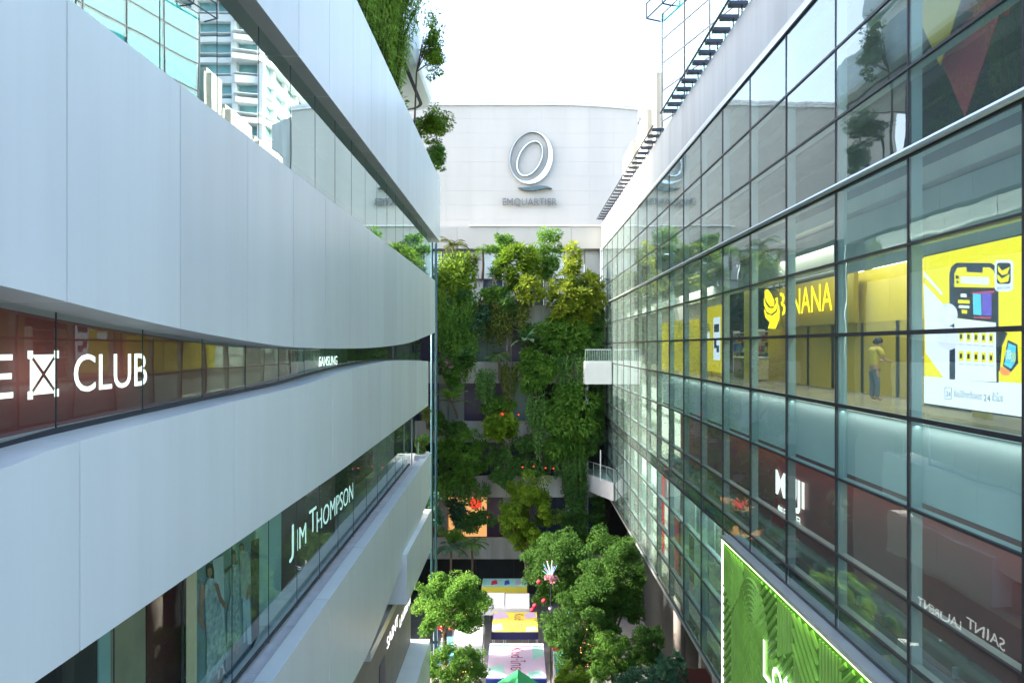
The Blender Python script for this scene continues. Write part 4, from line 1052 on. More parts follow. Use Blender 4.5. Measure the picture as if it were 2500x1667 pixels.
def frond(mb, p, d, ln, L, W, n=16, droop=1.0):
    d = d.normalized(); pts = []; q = Vector(p); v = d.copy()
    for i in range(n):
        pts.append(q.copy()); q = q + v*(ln/n); v = (v + Vector((0,0,-droop/n*1.5))).normalized()
    for i in range(1, n):
        t = pts[i]-pts[i-1]; t.normalize(); s = t.cross(Vector((0,0,1)))
        if s.length < .05: continue
        s.normalize(); w = L*math.sin(math.pi*(.12+.85*i/n))**.7
        for sg in (-1,1):
            mb.leaf(pts[i], (s*sg + t*.55 + Vector((0,0,-.35))).normalized(), Vector((0,0,1)), w, W)
    return pts
def palm(mb, st, c, R, n=14, trunk=None, mid=.018):
    c = Vector(c)
    for i in range(n):
        an = 2*math.pi*i/n + U(-.2,.2); e = U(.15,1.1)
        d = Vector((math.cos(an)*math.cos(e), math.sin(an)*math.cos(e), math.sin(e)))
        pts = frond(mb, c, d, R*U(.9,1.2), R*.34, R*.05, 16, 1.15)
        st.tube(pts, mid, 4)
    if trunk: st.tube([Vector(trunk), (Vector(trunk)+c)/2+Vector((.06,0,0)), c], [.14,.11,.09], 7)
def spiky(mb, st, c, R, n=60, trunk=None):
    c = Vector(c)
    for i in range(n):
        d = (rv().normalized() + Vector((0,-.1,.25))).normalized()
        mb.leaf(c, d, Vector((0,0,1)), R*U(.8,1.15), R*.10); 
    if trunk:
        for k in range(2): st.tube([Vector(trunk)+Vector((.25*k,0,0)), (Vector(trunk)+c)/2+Vector((-.1+.3*k,0,0)), c], [.05,.04,.04], 5)
def banana(mb, st, c, R, n=9, base=None):
    c = Vector(c)
    for i in range(n):
        an = 2*math.pi*i/n+U(-.3,.3); e = U(.2,1.2)
        v = Vector((math.cos(an)*math.cos(e), math.sin(an)*.7*math.cos(e)-.2, math.sin(e))).normalized(); q = c.copy(); pts=[]
        m = 9
        for k in range(m+1):
            pts.append(q.copy()); q = q+v*(R/m); v=(v+Vector((0,0,-.16))).normalized()
        s = (pts[-1]-pts[0]).cross(Vector((0,0,1))).normalized(); wd=[R*.17*math.sin(math.pi*(.06+.94*k/m))**.6 for k in range(m+1)]
        for k in range(2,m):
            for sg in (-1,1):
                a,b=pts[k],pts[k+1]; up=Vector((0,0,.25))
                mb.quad(a,b,b+(s*sg+up*.6)*wd[k+1],a+(s*sg+up*.6)*wd[k])
        st.tube(pts,[.03]*3+[.018]*(m-2),4)
    if base: st.tube([Vector(base),c],[.12,.08],6)
PLN = {}
def plant(name, kind, box, Y, mat, label, cat='plant', group=None, dens=1.0, ry=.7, L=None, trunk=None, mat2=None):
    rnd.seed(zlib.crc32(label.encode()))
    u0,v0,u1,v1 = box; c = P((u0+u1)/2,(v0+v1)/2,Y); k = Y/1667
    gr = 1.16 if Y > 58 and kind in ('leafy','rosette','vine','big','banana') else 1.0
    big = Y > 58
    rad = ((u1-u0)/2*k*gr, ry, (v1-v0)/2*k*gr); area = rad[0]*rad[2]
    e = empty(name, (c.x, Y, c.z-rad[2]), label, cat, group); mb = MB(); st = MB()
    if kind == 'leafy': lf = (L or .20)*(1.7 if big else 1); crown(mb, c, rad, int((900 if big else 1500)*area**.8*dens), lf, lf*.5, max(8,int(10*area**.6)))
    elif kind == 'rosette': rosettes(mb, c, (rad[0]*.9,rad[1],rad[2]*.9), int(25*area**.85*dens)+6, (L or .52)*1.35, (L or .52)*.40)
    elif kind == 'vine': vines(mb, c, rad, int((34 if big else 46)*rad[0]*dens)+6, (L or .17)*(1.45 if big else 1), (L or .17)*.8)
    elif kind == 'palm': palm(mb, st, c, max(rad[0],rad[2])*.95, 15, trunk)
    elif kind == 'spiky': spiky(mb, st, c, max(rad[0],rad[2]), 70, trunk)
    elif kind == 'banana': banana(mb, st, c+Vector((0,0,-rad[2]*.1)), max(rad[0],rad[2])*1.05, 10, trunk)
    elif kind == 'big': rosettes(mb, c, (rad[0]*.85,rad[1],rad[2]*.85), int(26*area**.8*dens)+6, L or .6, (L or .6)*.62, 6)
    if kind in ('leafy','rosette','big'):
        b = c - Vector((0,-.3,rad[2]))
        for q in range(4): st.tube([b+Vector((U(-.1,.1),0,0)), c+Vector((U(-.5,.5)*rad[0],0,-rad[2]*.3)), c+Vector((U(-.7,.7)*rad[0],U(-.3,.3),rad[2]*U(.1,.6)))],[.05,.035,.015],5)
    if kind == 'vine':
        for q in range(5): 
            x = c.x+U(-.8,.8)*rad[0]; st.tube([(x,Y+.15,c.z+rad[2]*.9),(x+U(-.1,.1),Y+.1,c.z),(x+U(-.1,.1),Y+.1,c.z-rad[2]*U(.3,.9))],.015,4)
    mb.build('foliage', M[mat], e)
    if st.v: st.build('stem', M['palebark'] if kind in ('spiky','vine') else M['bark'], e)
    return e
G = 'plants on the green wall'
Z = 61.4
plant('potted_palm','palm',(1062,560,1150,640),Z+.4,'leaf_olive','feathery palm at the top left of the green wall',cat='palm',trunk=P(1106,690,Z+.4))
plant('potted_palm','palm',(1152,586,1206,636),Z+1.2,'leaf_mid','smaller feathery palm right of the top left palm, beside the ivy column',cat='palm',trunk=P(1178,680,Z+1.2))
plant('weeping_shrub','vine',(1082,622,1156,735),Z-.3,'leaf_bright','bright weeping shrub hanging below the top left palm',cat='shrub',dens=1.6,L=.30)
plant('dracaena','spiky',(1136,612,1182,660),Z-.6,'leaf_olive','spiky headed plant on two bare pale stems, near the top left',trunk=P(1164,700,Z-.6))
plant('dracaena','spiky',(1184,645,1224,688),Z-.5,'leaf_dark','darker spiky headed plant on a bare stem under the central shrub',trunk=P(1208,725,Z-.5))
plant('ivy_column','leafy',(1196,558,1262,640),Z+.9,'leaf_mid','rounded ivy column climbing the white band, left of two',cat='ivy',dens=1.3,L=.17)
plant('ivy_column','leafy',(1308,556,1374,690),Z+.9,'leaf_mid','tall wispy ivy column climbing the white band, right of two',cat='ivy',dens=1.3,L=.17)
plant('umbrella_shrub','rosette',(1206,596,1320,715),Z,'leaf_bright','large bright rosette shrub in the upper middle of the green wall',cat='shrub',dens=1.25)
plant('slender_croton','rosette',(1380,592,1414,682),Z-.6,'leaf_gold','slender upright shrub of yellow green rosettes before the glazed strip',cat='shrub',dens=1.6,L=.45)
plant('croton_shrub','rosette',(1262,672,1330,745),Z-.8,'leaf_gold','yellow green rosette shrub left of the biggest sunlit shrub',cat='shrub')
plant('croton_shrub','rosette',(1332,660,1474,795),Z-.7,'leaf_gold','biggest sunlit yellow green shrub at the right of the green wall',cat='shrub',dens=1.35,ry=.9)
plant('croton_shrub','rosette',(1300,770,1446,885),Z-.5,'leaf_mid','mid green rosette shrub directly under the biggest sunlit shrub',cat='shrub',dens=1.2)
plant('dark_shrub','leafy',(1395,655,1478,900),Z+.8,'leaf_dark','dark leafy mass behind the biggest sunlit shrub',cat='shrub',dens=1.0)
plant('hanging_creeper','vine',(1076,722,1162,915),Z-.5,'leaf_mid','long thick creeper tapering down on the left of the green wall',cat='creeper',dens=2.2,ry=.6)
plant('hanging_creeper','vine',(1058,655,1086,822),Z-.2,'leaf_bright','narrow bright creeper beside the white building edge',cat='creeper',dens=2.4)
plant('weeping_bush','vine',(1160,732,1278,825),Z-.4,'leaf_olive','olive weeping bush hanging over the red edged balcony',cat='shrub',dens=2.0,L=.2)
plant('leafy_bush','leafy',(1150,742,1200,812),Z-.7,'leaf_blue','blue green bush left of the olive weeping bush',cat='bush')
plant('trailing_palm','palm',(1176,830,1256,905),Z-.8,'leaf_dark','dark drooping palm in front of the pale teal window',cat='palm',trunk=P(1220,930,Z-.8))
plant('banana_plant','banana',(1250,790,1318,868),Z-1.7,'leaf_blue','single large leaved banana plant in the middle of the green wall',cat='banana plant')
plant('bright_ivy','leafy',(1252,850,1362,955),Z-.9,'leaf_mid','bright dense ivy bulging over the second white tier',cat='ivy',dens=1.4,L=.22)
plant('hanging_fern','vine',(1352,862,1430,938),Z-.6,'leaf_dark','dark hanging fern on the second white tier near the upper link balcony',cat='fern',dens=1.8)
fl_ = plant('flowering_shrub','leafy',(1060,868,1108,918),Z-.9,'leaf_dark','dark shrub covered in pink flowers at the left of the second tier',cat='shrub')
mb = MB(); crown(mb, P(1086,890,Z-1.3),(.8,.3,.6),260,.16,.12,12); mb.build('blossoms', M['pink'], fl_)
plant('dark_shrub','big',(1120,842,1158,905),Z-.8,'leaf_dark','dark broad leaved shrub right of the pink flowered shrub',cat='shrub')
plant('banana_plant','banana',(1046,925,1162,1030),Z-2.0,'leaf_mid','spreading banana plant with long leaves at the left, third tier',cat='banana plant',trunk=P(1118,1020,Z-1.1))
plant('leafy_bush','leafy',(1172,965,1260,1020),Z-.6,'leaf_mid','leafy bush on the third tier, above the broad heart leaved plant',cat='bush')
plant('heart_leaf_plant','big',(1182,1010,1262,1080),Z-1.5,'leaf_bright','broad heart leaved plant spilling over the third white tier',dens=1.3,L=.75)
plant('root_curtain','vine',(1290,955,1332,1100),Z-1.0,'leaf_dark','thin curtain of aerial roots and leaves left of the right hand dark bush',cat='creeper',dens=1.1)
plant('bushy_shrub','leafy',(1326,945,1456,1122),Z-.9,'leaf_mid','large bushy shrub at the right on the third tier',cat='shrub',dens=1.35,ry=1.0,L=.26)
plant('dark_creeper','leafy',(1430,935,1492,1085),Z+.6,'leaf_dark','dark creeper in the corner by the glass wall, under the upper link balcony',cat='creeper')
plant('flowering_shrub','leafy',(1076,1022,1130,1062),Z-.8,'leaf_dark','small dark shrub with pale violet flowers under the banana plant',cat='shrub')
plant('bushy_shrub','rosette',(1064,1050,1190,1190),Z-.9,'leaf_mid','large dark glossy shrub spilling over the fourth tier at the left',cat='shrub',dens=1.4,L=.42)
plant('leafy_bush','rosette',(1188,1088,1256,1158),Z-.6,'leaf_dark','dark glossy bush in front of the violet window, fourth tier',cat='bush',L=.4)
plant('potted_palm','spiky',(1262,1090,1290,1128),Z-.3,'leaf_dark','tiny dark palm silhouette in the violet window of the fourth tier',cat='palm')
plant('creeping_plant','leafy',(1200,1140,1260,1190),Z-1.0,'leaf_dark','low creeping plant hanging left of the yellow green tree top',cat='creeper')
plant('mixed_bush','leafy',(1252,1108,1362,1162),Z-.5,'leaf_dark','low mixed bush behind the top of the yellow green tree',cat='bush',dens=1.1)
plant('dark_creeper','vine',(1380,1125,1428,1292),Z+.3,'leaf_dark','dark creeper column hanging beside the lower link balcony',cat='creeper',dens=2.0)
plant('dark_creeper','leafy',(1440,1195,1502,1300),Z+.8,'leaf_dark','dark foliage in the corner under the lower link balcony',cat='creeper')
plant('grey_leaf_plant','big',(1022,1195,1086,1305),Z-14,'leaf_blue','grey green broad leaved plant over the short white balcony of the white building',L=.5)
plant('potted_shrub','leafy',(1088,1212,1140,1290),Z-.7,'leaf_blue','slim pale shrub before the orange lit shop',cat='shrub')
plant('leafy_bush','leafy',(1120,1248,1210,1300),Z-.9,'leaf_dark','dark low bush under the orange lit shop front',cat='bush')
plant('street_palm','palm',(1052,1290,1150,1385),Z-6,'leaf_blue','street palm left of two with a fairy lit trunk',cat='palm',trunk=P(1098,1470,Z-6))
plant('street_palm','palm',(1108,1285,1196,1375),Z-4.5,'leaf_mid','street palm right of two, behind the fairy lit palm',cat='palm',trunk=P(1152,1430,Z-4.5))
plant('leafy_bush','leafy',(1066,1275,1150,1330),Z-4,'leaf_mid','rounded bush behind the crowns of the two street palms',cat='bush')
plant('leafy_bush','leafy',(1366,1232,1430,1300),Z-2,'leaf_dark','dark bush behind the big street trees at the right',cat='bush')
plant('corner_planting','leafy',(1006,1052,1052,1122),38.9,'leaf_mid','round clipped bush on the corner planter of the white building',cat='bush',dens=2.2,L=.12,ry=.5)
plant('corner_planting','leafy',(1026,985,1060,1048),39.5,'leaf_olive','thin small tree above the clipped bush on the white building corner',cat='bush',L=.13,ry=.4)
plant('street_plant','leafy',(1028,1500,1070,1570),38.6,'leaf_mid','small leafy plant at the lowest white balcony, below the left street tree',L=.2)
for q, (bx_, kd, mt, dn, lb) in enumerate((
    ((1165,905,1205,985),'vine','leaf_dark',1.4,'short dark creeper hanging from the second tier beside the trailing palm'),
    ((1225,890,1262,980),'vine','leaf_olive',1.3,'olive creeper hanging from the second tier left of the bright ivy'),
    ((1090,905,1130,940),'leafy','leaf_mid',1.2,'small leafy plant between the pink flowered shrub and the banana plant'),
    ((1360,930,1425,980),'vine','leaf_mid',1.3,'mid green fringe hanging under the dark hanging fern'),
    ((1260,1060,1330,1110),'leafy','leaf_dark',1.0,'dark planting before the violet window, right of the tiny palm'),
    ((1345,1090,1425,1165),'vine','leaf_dark',1.5,'dark fringe hanging under the large bushy shrub at the right'),
    ((1050,1000,1085,1062),'leafy','leaf_dark',1.2,'dark shrub left of the pale violet flowers at the wall edge'),
    ((1060,1165,1110,1215),'vine','leaf_mid',1.5,'green fringe hanging from the fourth tier at the left'),
    ((1120,1180,1190,1230),'vine','leaf_dark',1.3,'dark fringe hanging over the orange lit shop'),
    ((1216,720,1262,770),'leafy','leaf_dark',1.0,'dark foliage in the gap above the olive weeping bush'),
    ((1262,790,1312,850),'leafy','leaf_dark',1.1,'dark foliage around the single banana plant'),
    ((1330,1060,1400,1120),'rosette','leaf_mid',1.0,'rosette plant low on the large bushy shrub'),
    ((1400,1040,1470,1120),'leafy','leaf_dark',1.1,'dark bush right of the large bushy shrub, above the lower link balcony'),
    ((1112,690,1150,740),'leafy','leaf_dark',1.1,'dark foliage below the two bare pale stems'),
    ((1180,690,1240,740),'leafy','leaf_mid',1.1,'leafy clump at the foot of the darker spiky headed plant'),
    ((1330,1290,1400,1340),'leafy','leaf_dark',1.0,'dark bush at the lowest tier behind the big street trees'),
    ((1410,1290,1500,1350),'leafy','leaf_mid',1.0,'green bush at the lowest tier by the glass wall'))):
    plant('creeper' if kd == 'vine' else 'leafy_bush', kd, bx_, Z-.75+.1*(q%3), mt, lb, cat='creeper' if kd == 'vine' else 'bush', dens=dn)
# aerial roots
ar = MB()
for k in range(26):
    x = rnd.choice([P(u,900,Z-1).x for u in (1196,1214,1222,1240,1246,1312,1316,1322,1330,1140,1152,1290)])+U(-.15,.15); z = CZ+rnd.choice([1.5,-2.5,-7.5,-9]); ln = U(3,6)
    ar.tube([(x,60.7,z),(x+U(-.2,.2),60.6,z-ln*.5),(x+U(-.3,.3),60.6,z-ln)],.018,4)
tag(ar.build('aerial_roots', M['palebark']), 'thin pale aerial roots dangling down the middle of the green wall', 'roots', kind='stuff')
# red and white lamps among the planters
for i, (u, v) in enumerate(((1238,1011),(1266,1012),(1305,1012),(1276,1140),(1303,1138),(1332,1142),(1351,1143),(1234,1288),(1190,1262))):
    tag(MB().ball(P(u,v,60.3),.065,8,6).build('planter_lamp', M['bulb_red'], None, True), 'small red glowing lamp among the balcony planters', 'lamp', 'red lamps among the planters')
rl = MB().box(P(1222,1012,60.5).x,60.4,P(1222,1014,60.5).z,P(1246,1012,60.5).x,60.5,P(1222,1008,60.5).z).build('red_light_bar', M['bulb_red'])
tag(rl, 'short red light bar above the heart leaved plant', 'lamp')
tag(MB().ball(P(1160,1228,62),.55,14,10,(1.1,.6,.9)).build('red_lantern', emit('lit_red_lantern',(1,.05,.03),.7), None, True), 'large round red lantern in the orange lit shop front', 'lantern')

# ------------------------------------------------------------------ street trees
def tree(box, Y, mat, label, n=9000, ry=None, L=.24, nclump=46, trunk_u=None, gz=0, name='street_tree', lights=False):
    u0,v0,u1,v1 = box; c = P((u0+u1)/2,(v0+v1)/2,Y); k = Y/1667; rad = ((u1-u0)/2*k, ry or (u1-u0)/2*k, (v1-v0)/2*k)
    tx = P(trunk_u or (u0+u1)/2, 0, Y).x
    e = empty(name, (tx, Y, gz), label, 'tree', 'street trees'); mb = MB()
    rnd.seed(zlib.crc32(label.encode())); nl = 15
    for q in range(nl):      # uneven lobes, each of many leaf sprays
        zz = 1-2*(q+.5)/nl; an = q*2.39996; d = Vector((math.sqrt(1-zz*zz)*math.cos(an), math.sqrt(1-zz*zz)*math.sin(an), zz)) + rv()*.22
        if q == nl-1: d *= .2
        f = U(.34,.52); lc = c + Vector((d.x*rad[0]*.72, d.y*rad[1]*.65, d.z*rad[2]*.74))
        crown(mb, lc, (rad[0]*f*1.1, rad[1]*f, rad[2]*f*.85), int(n*3.6/nl), L*.72, L*.40, int(nclump*3.2/nl), .55, 7.6, .35)
    st = MB(); fork = Vector((tx, Y, max(gz+1.5, c.z-rad[2]*1.0)))
    st.tube([(tx,Y,gz),(tx+.08,Y,(gz+fork.z)/2),fork],[.22,.17,.14],8)
    for q in range(7):
        d = rv(); tip = c+Vector((d.x*rad[0]*.7,d.y*rad[1]*.7,abs(d.z)*rad[2]*.8-.2*rad[2]))
        st.tube([fork,(fork+tip)/2+Vector((U(-.2,.2),U(-.2,.2),.3)),tip],[.10,.06,.02],5)
    mb.build('crown', M[mat], e); st.build('trunk', M['bark'], e)
    if lights:
        fl = MB()
        for q in range(110):
            t = rnd.random(); an = U(0,6.3); p = Vector((tx,Y,gz+1)).lerp(fork,t) if rnd.random()<.5 else fork.lerp(c+Vector((U(-.6,.6)*rad[0],U(-.5,.2)*rad[1],U(-.4,.3)*rad[2])),t)
            fl.ball(p+Vector((math.cos(an)*.2,math.sin(an)*.2-.1,0)),.028,4,3)
        fl.build('fairy_lights', M['warm_dot'], e)['kind'] = 'stuff'
    return e
tree((1212,1148,1356,1372),56.5,'leaf_bright','tall narrow yellow green tree in front of the green wall',8500,1.8,.25,60)
tree((1284,1282,1462,1500),47.5,'leaf_tree','big street tree beside the flower shaped light ornament',11500,2.6,.22,90)
tree((1405,1288,1592,1560),42.5,'leaf_tree','biggest street tree against the glass wall at the right',13000,2.3,.20,110)
tree((1330,1440,1520,1640),40.5,'leaf_tree','lower spreading tree in front of the biggest street tree',9500,2.2,.19,80,lights=True)
tree((1018,1392,1204,1545),43.5,'leaf_mid','broad street tree on the left by the white building',9500,2.3,.20,80,lights=True,trunk_u=1085)
tree((1040,1568,1190,1690),39,'leaf_mid','low tree at the bottom edge, left of the pink canopy',6000,1.6,.17,50,lights=True,trunk_u=1075)
tree((1352,1622,1450,1700),36.5,'leaf_bright','small pale tree at the bottom edge, right of the pink canopy',3800,1.2,.15,34)
tree((1500,1628,1640,1720),35.5,'leaf_blue','small blue green tree at the bottom edge by the glass wall',4800,1.4,.16,40)
tree((1545,1520,1650,1640),37,'leaf_tree','narrow street tree between the biggest tree and the curtain wall base',4200,1.3,.18,40)
tree((1440,1545,1560,1690),38.2,'leaf_mid','leafy street tree at the bottom edge, right of the fairy lit spreading tree',5200,1.5,.18,40)
plant('street_plant','big',(1600,1600,1680,1667),35,'leaf_blue','broad leaved plant at the foot of the curtain wall, bottom edge',L=.5)
plant('street_palm','palm',(1530,1540,1590,1610),39,'leaf_olive','pale palm fronds poking from the trees by the glass wall',cat='palm',trunk=P(1560,1700,39))

# ------------------------------------------------------------------ roof terrace planting, top left
def hang(u0,v0,u1,v1,Y,label,mat,n,L,kind='bamboo'):
    c = P((u0+u1)/2,(v0+v1)/2,Y); e = empty(kind, (c.x,Y,CZ+11), label, 'bamboo' if kind=='bamboo_clump' else 'tree'); mb=MB(); st=MB()
    k = Y/1667; rx,rz=(u1-u0)/2*k,(v1-v0)/2*k
    return e,mb,st,c,rx,rz
bb = empty('bamboo_hedge', (-6.2,36,CZ+11.2), 'dense bright bamboo hedge along the white roof terrace', 'bamboo'); mb=MB(); st=MB()
for k in range(190):
    y = U(19,30.5); x = -5.75+U(-.5,.4); z0 = CZ+11; h = U(4.2,7.5)
    dx = U(.0,1.0)+max(0,(y-22)*.09); st.tube([(x,y,z0),(x+dx*.3,y,z0+h*.6),(x+dx,y+U(-.4,.4),z0+h)],[.03,.025,.01],4)
    for q in range(170):
        t = U(.1,1); p = Vector((x+dx*t*t,y,z0+h*t))+rv()*.42
        mb.leaf(p,(rv()+Vector((.25,-.2,-.55))).normalized(),Vector((.4,-.5,.8))+rv()*.4,U(.20,.36),.06)
mb.build('foliage', M['leaf_bamboo'], bb); st.build('stem', M['leaf_olive'], bb)
def roof_tree(box, Y, label, n, mat, nclump, L=.17):
    u0,v0,u1,v1 = box; c=P((u0+u1)/2,(v0+v1)/2,Y); k=Y/1667; rad=((u1-u0)/2*k,1.1,(v1-v0)/2*k)
    e=empty('roof_tree',(c.x-1.2,Y,CZ+11),label,'tree','trees on the roof terrace'); mb=MB(); rnd.seed(zlib.crc32(label.encode())); crown(mb,c,rad,int(n*1.4),L,L*.5,int(nclump*2.2),.5,9,.3,.62); st=MB()
    fork=Vector((c.x-1.0,Y,c.z-rad[2]*.6)); st.tube([(c.x-1.2,Y,CZ+11),fork],[.07,.05],6)
    for q in range(14):
        d=rv(); tip=c+Vector((d.x*rad[0]*.9,d.y*.8,d.z*rad[2]*.9)); st.tube([fork,(fork+tip)/2+Vector((0,0,.25)),tip],[.035,.022,.008],4)
    mb.build('crown',M[mat],e); st.build('trunk',M['bark'],e)
roof_tree((1002,248,1112,355),42,'wispy roof tree leaning out under the rounded terrace edge',3000,'leaf_bright',26)
roof_tree((1040,330,1098,430),42.8,'smaller sparse roof tree lower down beside the white band end',1800,'leaf_mid',16)
roof_tree((1030,20,1085,215),41,'sparse twig tree reaching out above the rounded terrace edge',2600,'leaf_bright',22)
dkm = MB()
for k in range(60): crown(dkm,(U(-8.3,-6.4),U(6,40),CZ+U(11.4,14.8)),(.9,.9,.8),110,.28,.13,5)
tag(dkm.build('terrace_shrubbery', M['leaf_dark']), 'dark shrubbery filling the open storey of the roof terrace', 'shrubbery', kind='stuff')

# ------------------------------------------------------------------ market tents
def fmat(n, c): return pbr('canvas_'+n, c, .75, 0, .05, 1.5)
F = {k: fmat(k, c) for k, c in (('pink',(.66,.52,.66)),('yellow',(.72,.60,.06)),('white',(.74,.73,.74)),('green',(.02,.30,.10)),('red',(.60,.03,.06)),('blue',(.03,.08,.45)),('teal',(.10,.45,.38)),('mint',(.35,.66,.58)),('maroon',(.30,.02,.09)),('lilac',(.50,.38,.60)),('sky',(.12,.38,.62)),('navy',(.03,.03,.14)))}
def tent(name, u0, u1, ya, yb, zr, roofc, sidec, label, text=None, patches=(), sag=.0, gable=False, valc=None, gable2=False):
    """flat market canopy between depths ya<yb; roof, valance, four poles"""
    xa = P(u0,0,(ya+yb)/2).x; xb = P(u1,0,(ya+yb)/2).x; zr = CZ+zr
    e = empty(name, ((xa+xb)/2,(ya+yb)/2,0), label, 'market tent', 'market tents in the street')
    mb = MB()
    if gable:
        xm=(xa+xb)/2; mb.prism([(xa,ya,zr),(xm,ya,zr+.9),(xb,ya,zr),(xb,ya,zr-.05),(xm,ya,zr+.84),(xa,ya,zr-.05)],(0,yb-ya,0))
    elif gable2: ym=(ya+yb)/2; mb.prism([(xa,ya,zr),(xa,ym,zr+.75),(xa,yb,zr),(xa,yb,zr-.05),(xa,ym,zr+.69),(xa,ya,zr-.05)],(xb-xa,0,0))
    else: mb.box(xa,ya,zr-.05,xb,yb,zr)
    mb.build('roof', F[roofc], e)
    vl = MB()
    vl.box(xa,ya-.03,zr-.55,xb,ya,zr-.06); vl.box(xa-.03,ya,zr-.55,xa,yb,zr-.06); vl.box(xb,ya,zr-.55,xb+.03,yb,zr-.06)
    vl.build('valance', F[valc or sidec], e)
    for x in (xa+.05,xb-.05):
        for y in (ya+.05,yb-.05): MB().tube([(x,y,0),(x,y,zr-.06)],.035,6).build('pole', M['silver'], e)
    for (fx0,fy0,fx1,fy1,c) in patches:
        pts=[(fx0,fy0),(fx1,fy0+ (fy1-fy0)*.25),(fx1*.75+fx0*.25,fy1),(fx0,fy1*.8+fy0*.2)]
        MB().poly([(xa+(xb-xa)*fx,ya+(yb-ya)*fy,zr+.006) for fx,fy in pts]).build('painted_motif', F[c], e)
    if text:
        body, fx0, fx1, fy0, fy1, c = text   # letters read downwards in the picture
        text_mb(body,(xa+(xb-xa)*fx0,ya+(yb-ya)*fy1,zr+.012),(0,-(yb-ya)*(fy1-fy0),0),((xb-xa)*(fx1-fx0),0,0),0,.012).build('lettering', F[c], e)
    return e
tent('market_tent',1192,1330,41.2,46.0,-20.0,'pink','blue','pale pink flat canopy with large maroon lettering, nearest the bottom',('Kud·ไทย',.40,.66,.20,.86,'maroon'),((.0,.72,.45,1.0,'mint'),(.78,.5,1.0,.98,'mint'),(.02,.0,.32,.36,'mint'),(.70,.0,1.0,.2,'mint')))
tent('market_tent',1203,1312,47.9,51.4,-20.0,'yellow','blue','yellow flat canopy with maroon lettering behind the pink one',('Kud·ไทย',.48,.74,.18,.9,'maroon'),((.0,.6,.36,1.0,'lilac'),(.72,.62,1.0,1.0,'lilac'),(.0,.0,.25,.4,'lilac'),(.75,.0,1.0,.25,'lilac')),valc='navy')
tent('market_tent',1178,1232,52.0,54.2,-19.9,'white','white','white peaked tent left of a second white one behind the yellow canopy',gable2=True)
tent('market_tent',1234,1292,51.9,54.0,-19.9,'white','white','white peaked tent right of a second white one behind the yellow canopy',gable2=True)
tent('market_tent',1178,1286,55.0,56.8,-19.3,'mint','yellow','narrow mint and yellow canopy behind the white tents',patches=((.2,.1,.35,.8,'red'),(.5,.1,.62,.8,'blue'),(.75,.1,.88,.8,'lilac')))
tent('market_tent',1205,1323,38.4,40.6,-20.1,'green','green','green peaked canopy cut by the bottom edge of the picture',gable=True)
tent('market_tent',1112,1180,46.2,49.5,-20.2,'white','white','white peaked tent under the left street tree',gable2=True)
tent('market_tent',1074,1112,45.0,48.0,-20.4,'sky','sky','small bright blue tent under the left street tree')
tent('market_tent',1062,1112,50.0,52.5,-20.2,'lilac','red','lilac tent with red edging behind the small bright blue tent')
tent('market_tent',1356,1382,41.5,46.0,-20.6,'teal','white','narrow green stall roof right of the pink canopy')
tent('market_tent',1348,1372,47.5,50.0,-20.6,'red','red','small red stall roof right of the yellow canopy')
bn = empty('market_banner', P(1258,1450,57.2), 'blue and red banner with white lettering at the back of the market', 'banner')
a=P(1196,1450,57.2); b=P(1282,1434,57.2); MB().box(a.x,57.2,a.z,b.x,57.26,b.z).build('cloth', F['blue'], bn)
MB().prism([(a.x+(b.x-a.x)*.45,57.19,a.z),(b.x,57.19,a.z),(b.x,57.19,a.z+.35),(a.x+(b.x-a.x)*.7,57.19,b.z),(a.x+(b.x-a.x)*.52,57.19,b.z)],(0,-.01,0)).build('red_swash', F['red'], bn)
text_mb('Kud ไทย',(a.x+.3,57.18,a.z+.1),(1.2,0,0),(0,0,.34),0,.02).build('lettering', F['white'], bn)
for x in (a.x,b.x): MB().tube([(x,57.3,0),(x,57.3,b.z)],.04,6).build('pole', M['silver'], bn)
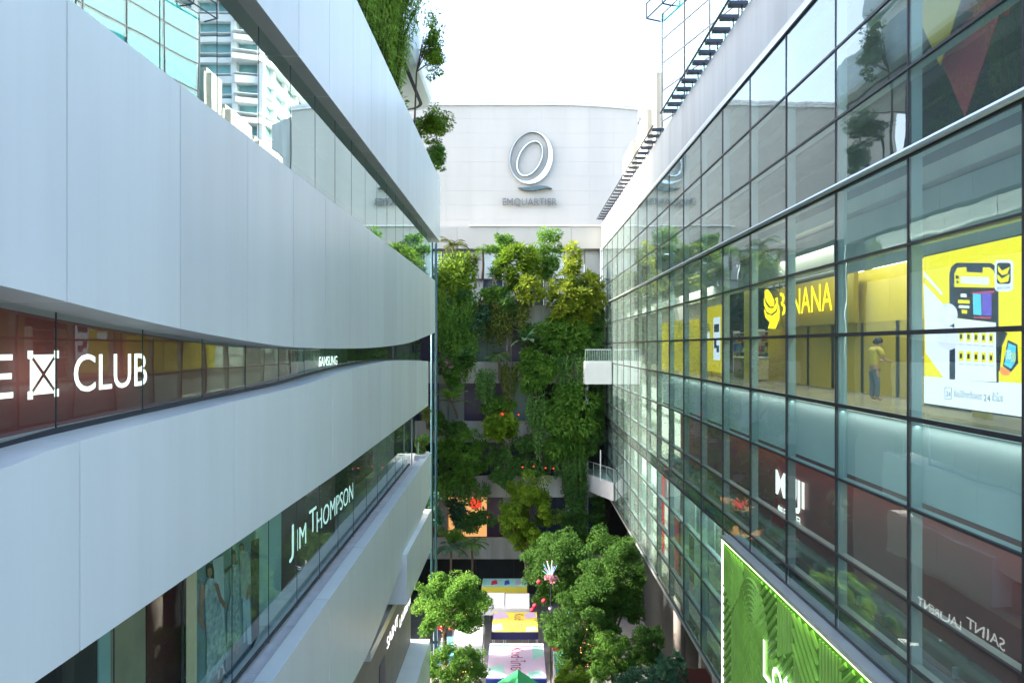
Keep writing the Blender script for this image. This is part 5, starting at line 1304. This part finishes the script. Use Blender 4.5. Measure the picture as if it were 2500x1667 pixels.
# side stalls and goods
for i,(u,v,w,c,lab) in enumerate(((1395,1560,26,'navy','dark stall table with goods right of the narrow green roof'),(1398,1600,30,'lilac','lilac covered stall table near the bottom right trees'),(1412,1580,20,'white','white covered stall table deeper under the right trees'))):
    c0_=P(u,v,42+i); e=empty('stall_table',(c0_.x,42+i,0),lab,'stall table')
    MB().box(c0_.x-.7,41.6+i,.82,c0_.x+.7,42.4+i,.88).build('tabletop',F[c],e)
    for sx_ in (-.62,.62):
        for sy_ in (-.3,.3): MB().tube([(c0_.x+sx_,42+i+sy_,0),(c0_.x+sx_,42+i+sy_,.82)],.025,5).build('leg',M['silver'],e)
    gd=MB()
    for q in range(10): x=c0_.x+U(-.6,.6); y=42+i+U(-.3,.25); gd.box(x-.07,y-.07,.885,x+.07,y+.07,.9+U(.08,.28))
    gd.build('goods',F[rnd.choice(['red','sky','yellow','teal'])],e)
# flower shaped light ornament
fo=empty('light_ornament',P(1345,1410,44.2),'flower shaped light ornament with colourful rods above a pink ball','ornament')
c=P(1345,1408,44.2); mb=MB(); crown(mb,c+Vector((0,0,-.1)),(.42,.42,.32),420,.11,.09,14); mb.build('pink_ball',M['pink'],fo)
cs=[emit('rod_'+n,cc,1.0) for n,cc in (('blue',(.35,.55,1)),('white',(1,.95,.9)),('green',(.2,.9,.6)),('pink',(1,.5,.7)))]
for k in range(16):
    d=(rv()*.7+Vector((0,-.2,.9))).normalized(); MB().tube([c+d*.25,c+d*U(.7,1.15)],.018,4).build('light_rod',cs[k%4],fo)
MB().tube([(c.x,c.y,0),c],.05,6).build('pole',M['steel'],fo)
for i,(u,v,col) in enumerate(((1316,1420,'red'),(1328,1466,'red'),(1306,1478,'orange'),(1394,1494,'sky'),(1345,1485,'lilac'),(1300,1488,'red'))):
    p=P(u,v,43.6); e=tag(MB().ball(p,.16,10,8,(1,1,.85)).build('paper_lantern',F.get(col,F['red']),None,True),('red paper lantern just under the flower shaped light ornament','red paper lantern in the tree edge right of the mint canopy','orange red paper lantern lowest beside the white peaked tents','sky blue paper lantern inside the big street tree','lilac paper lantern in the big street tree left part','red paper lantern beside the right white peaked tent')[i],'lantern','paper lanterns in the trees')
    p2=p+Vector((0,0,.2))
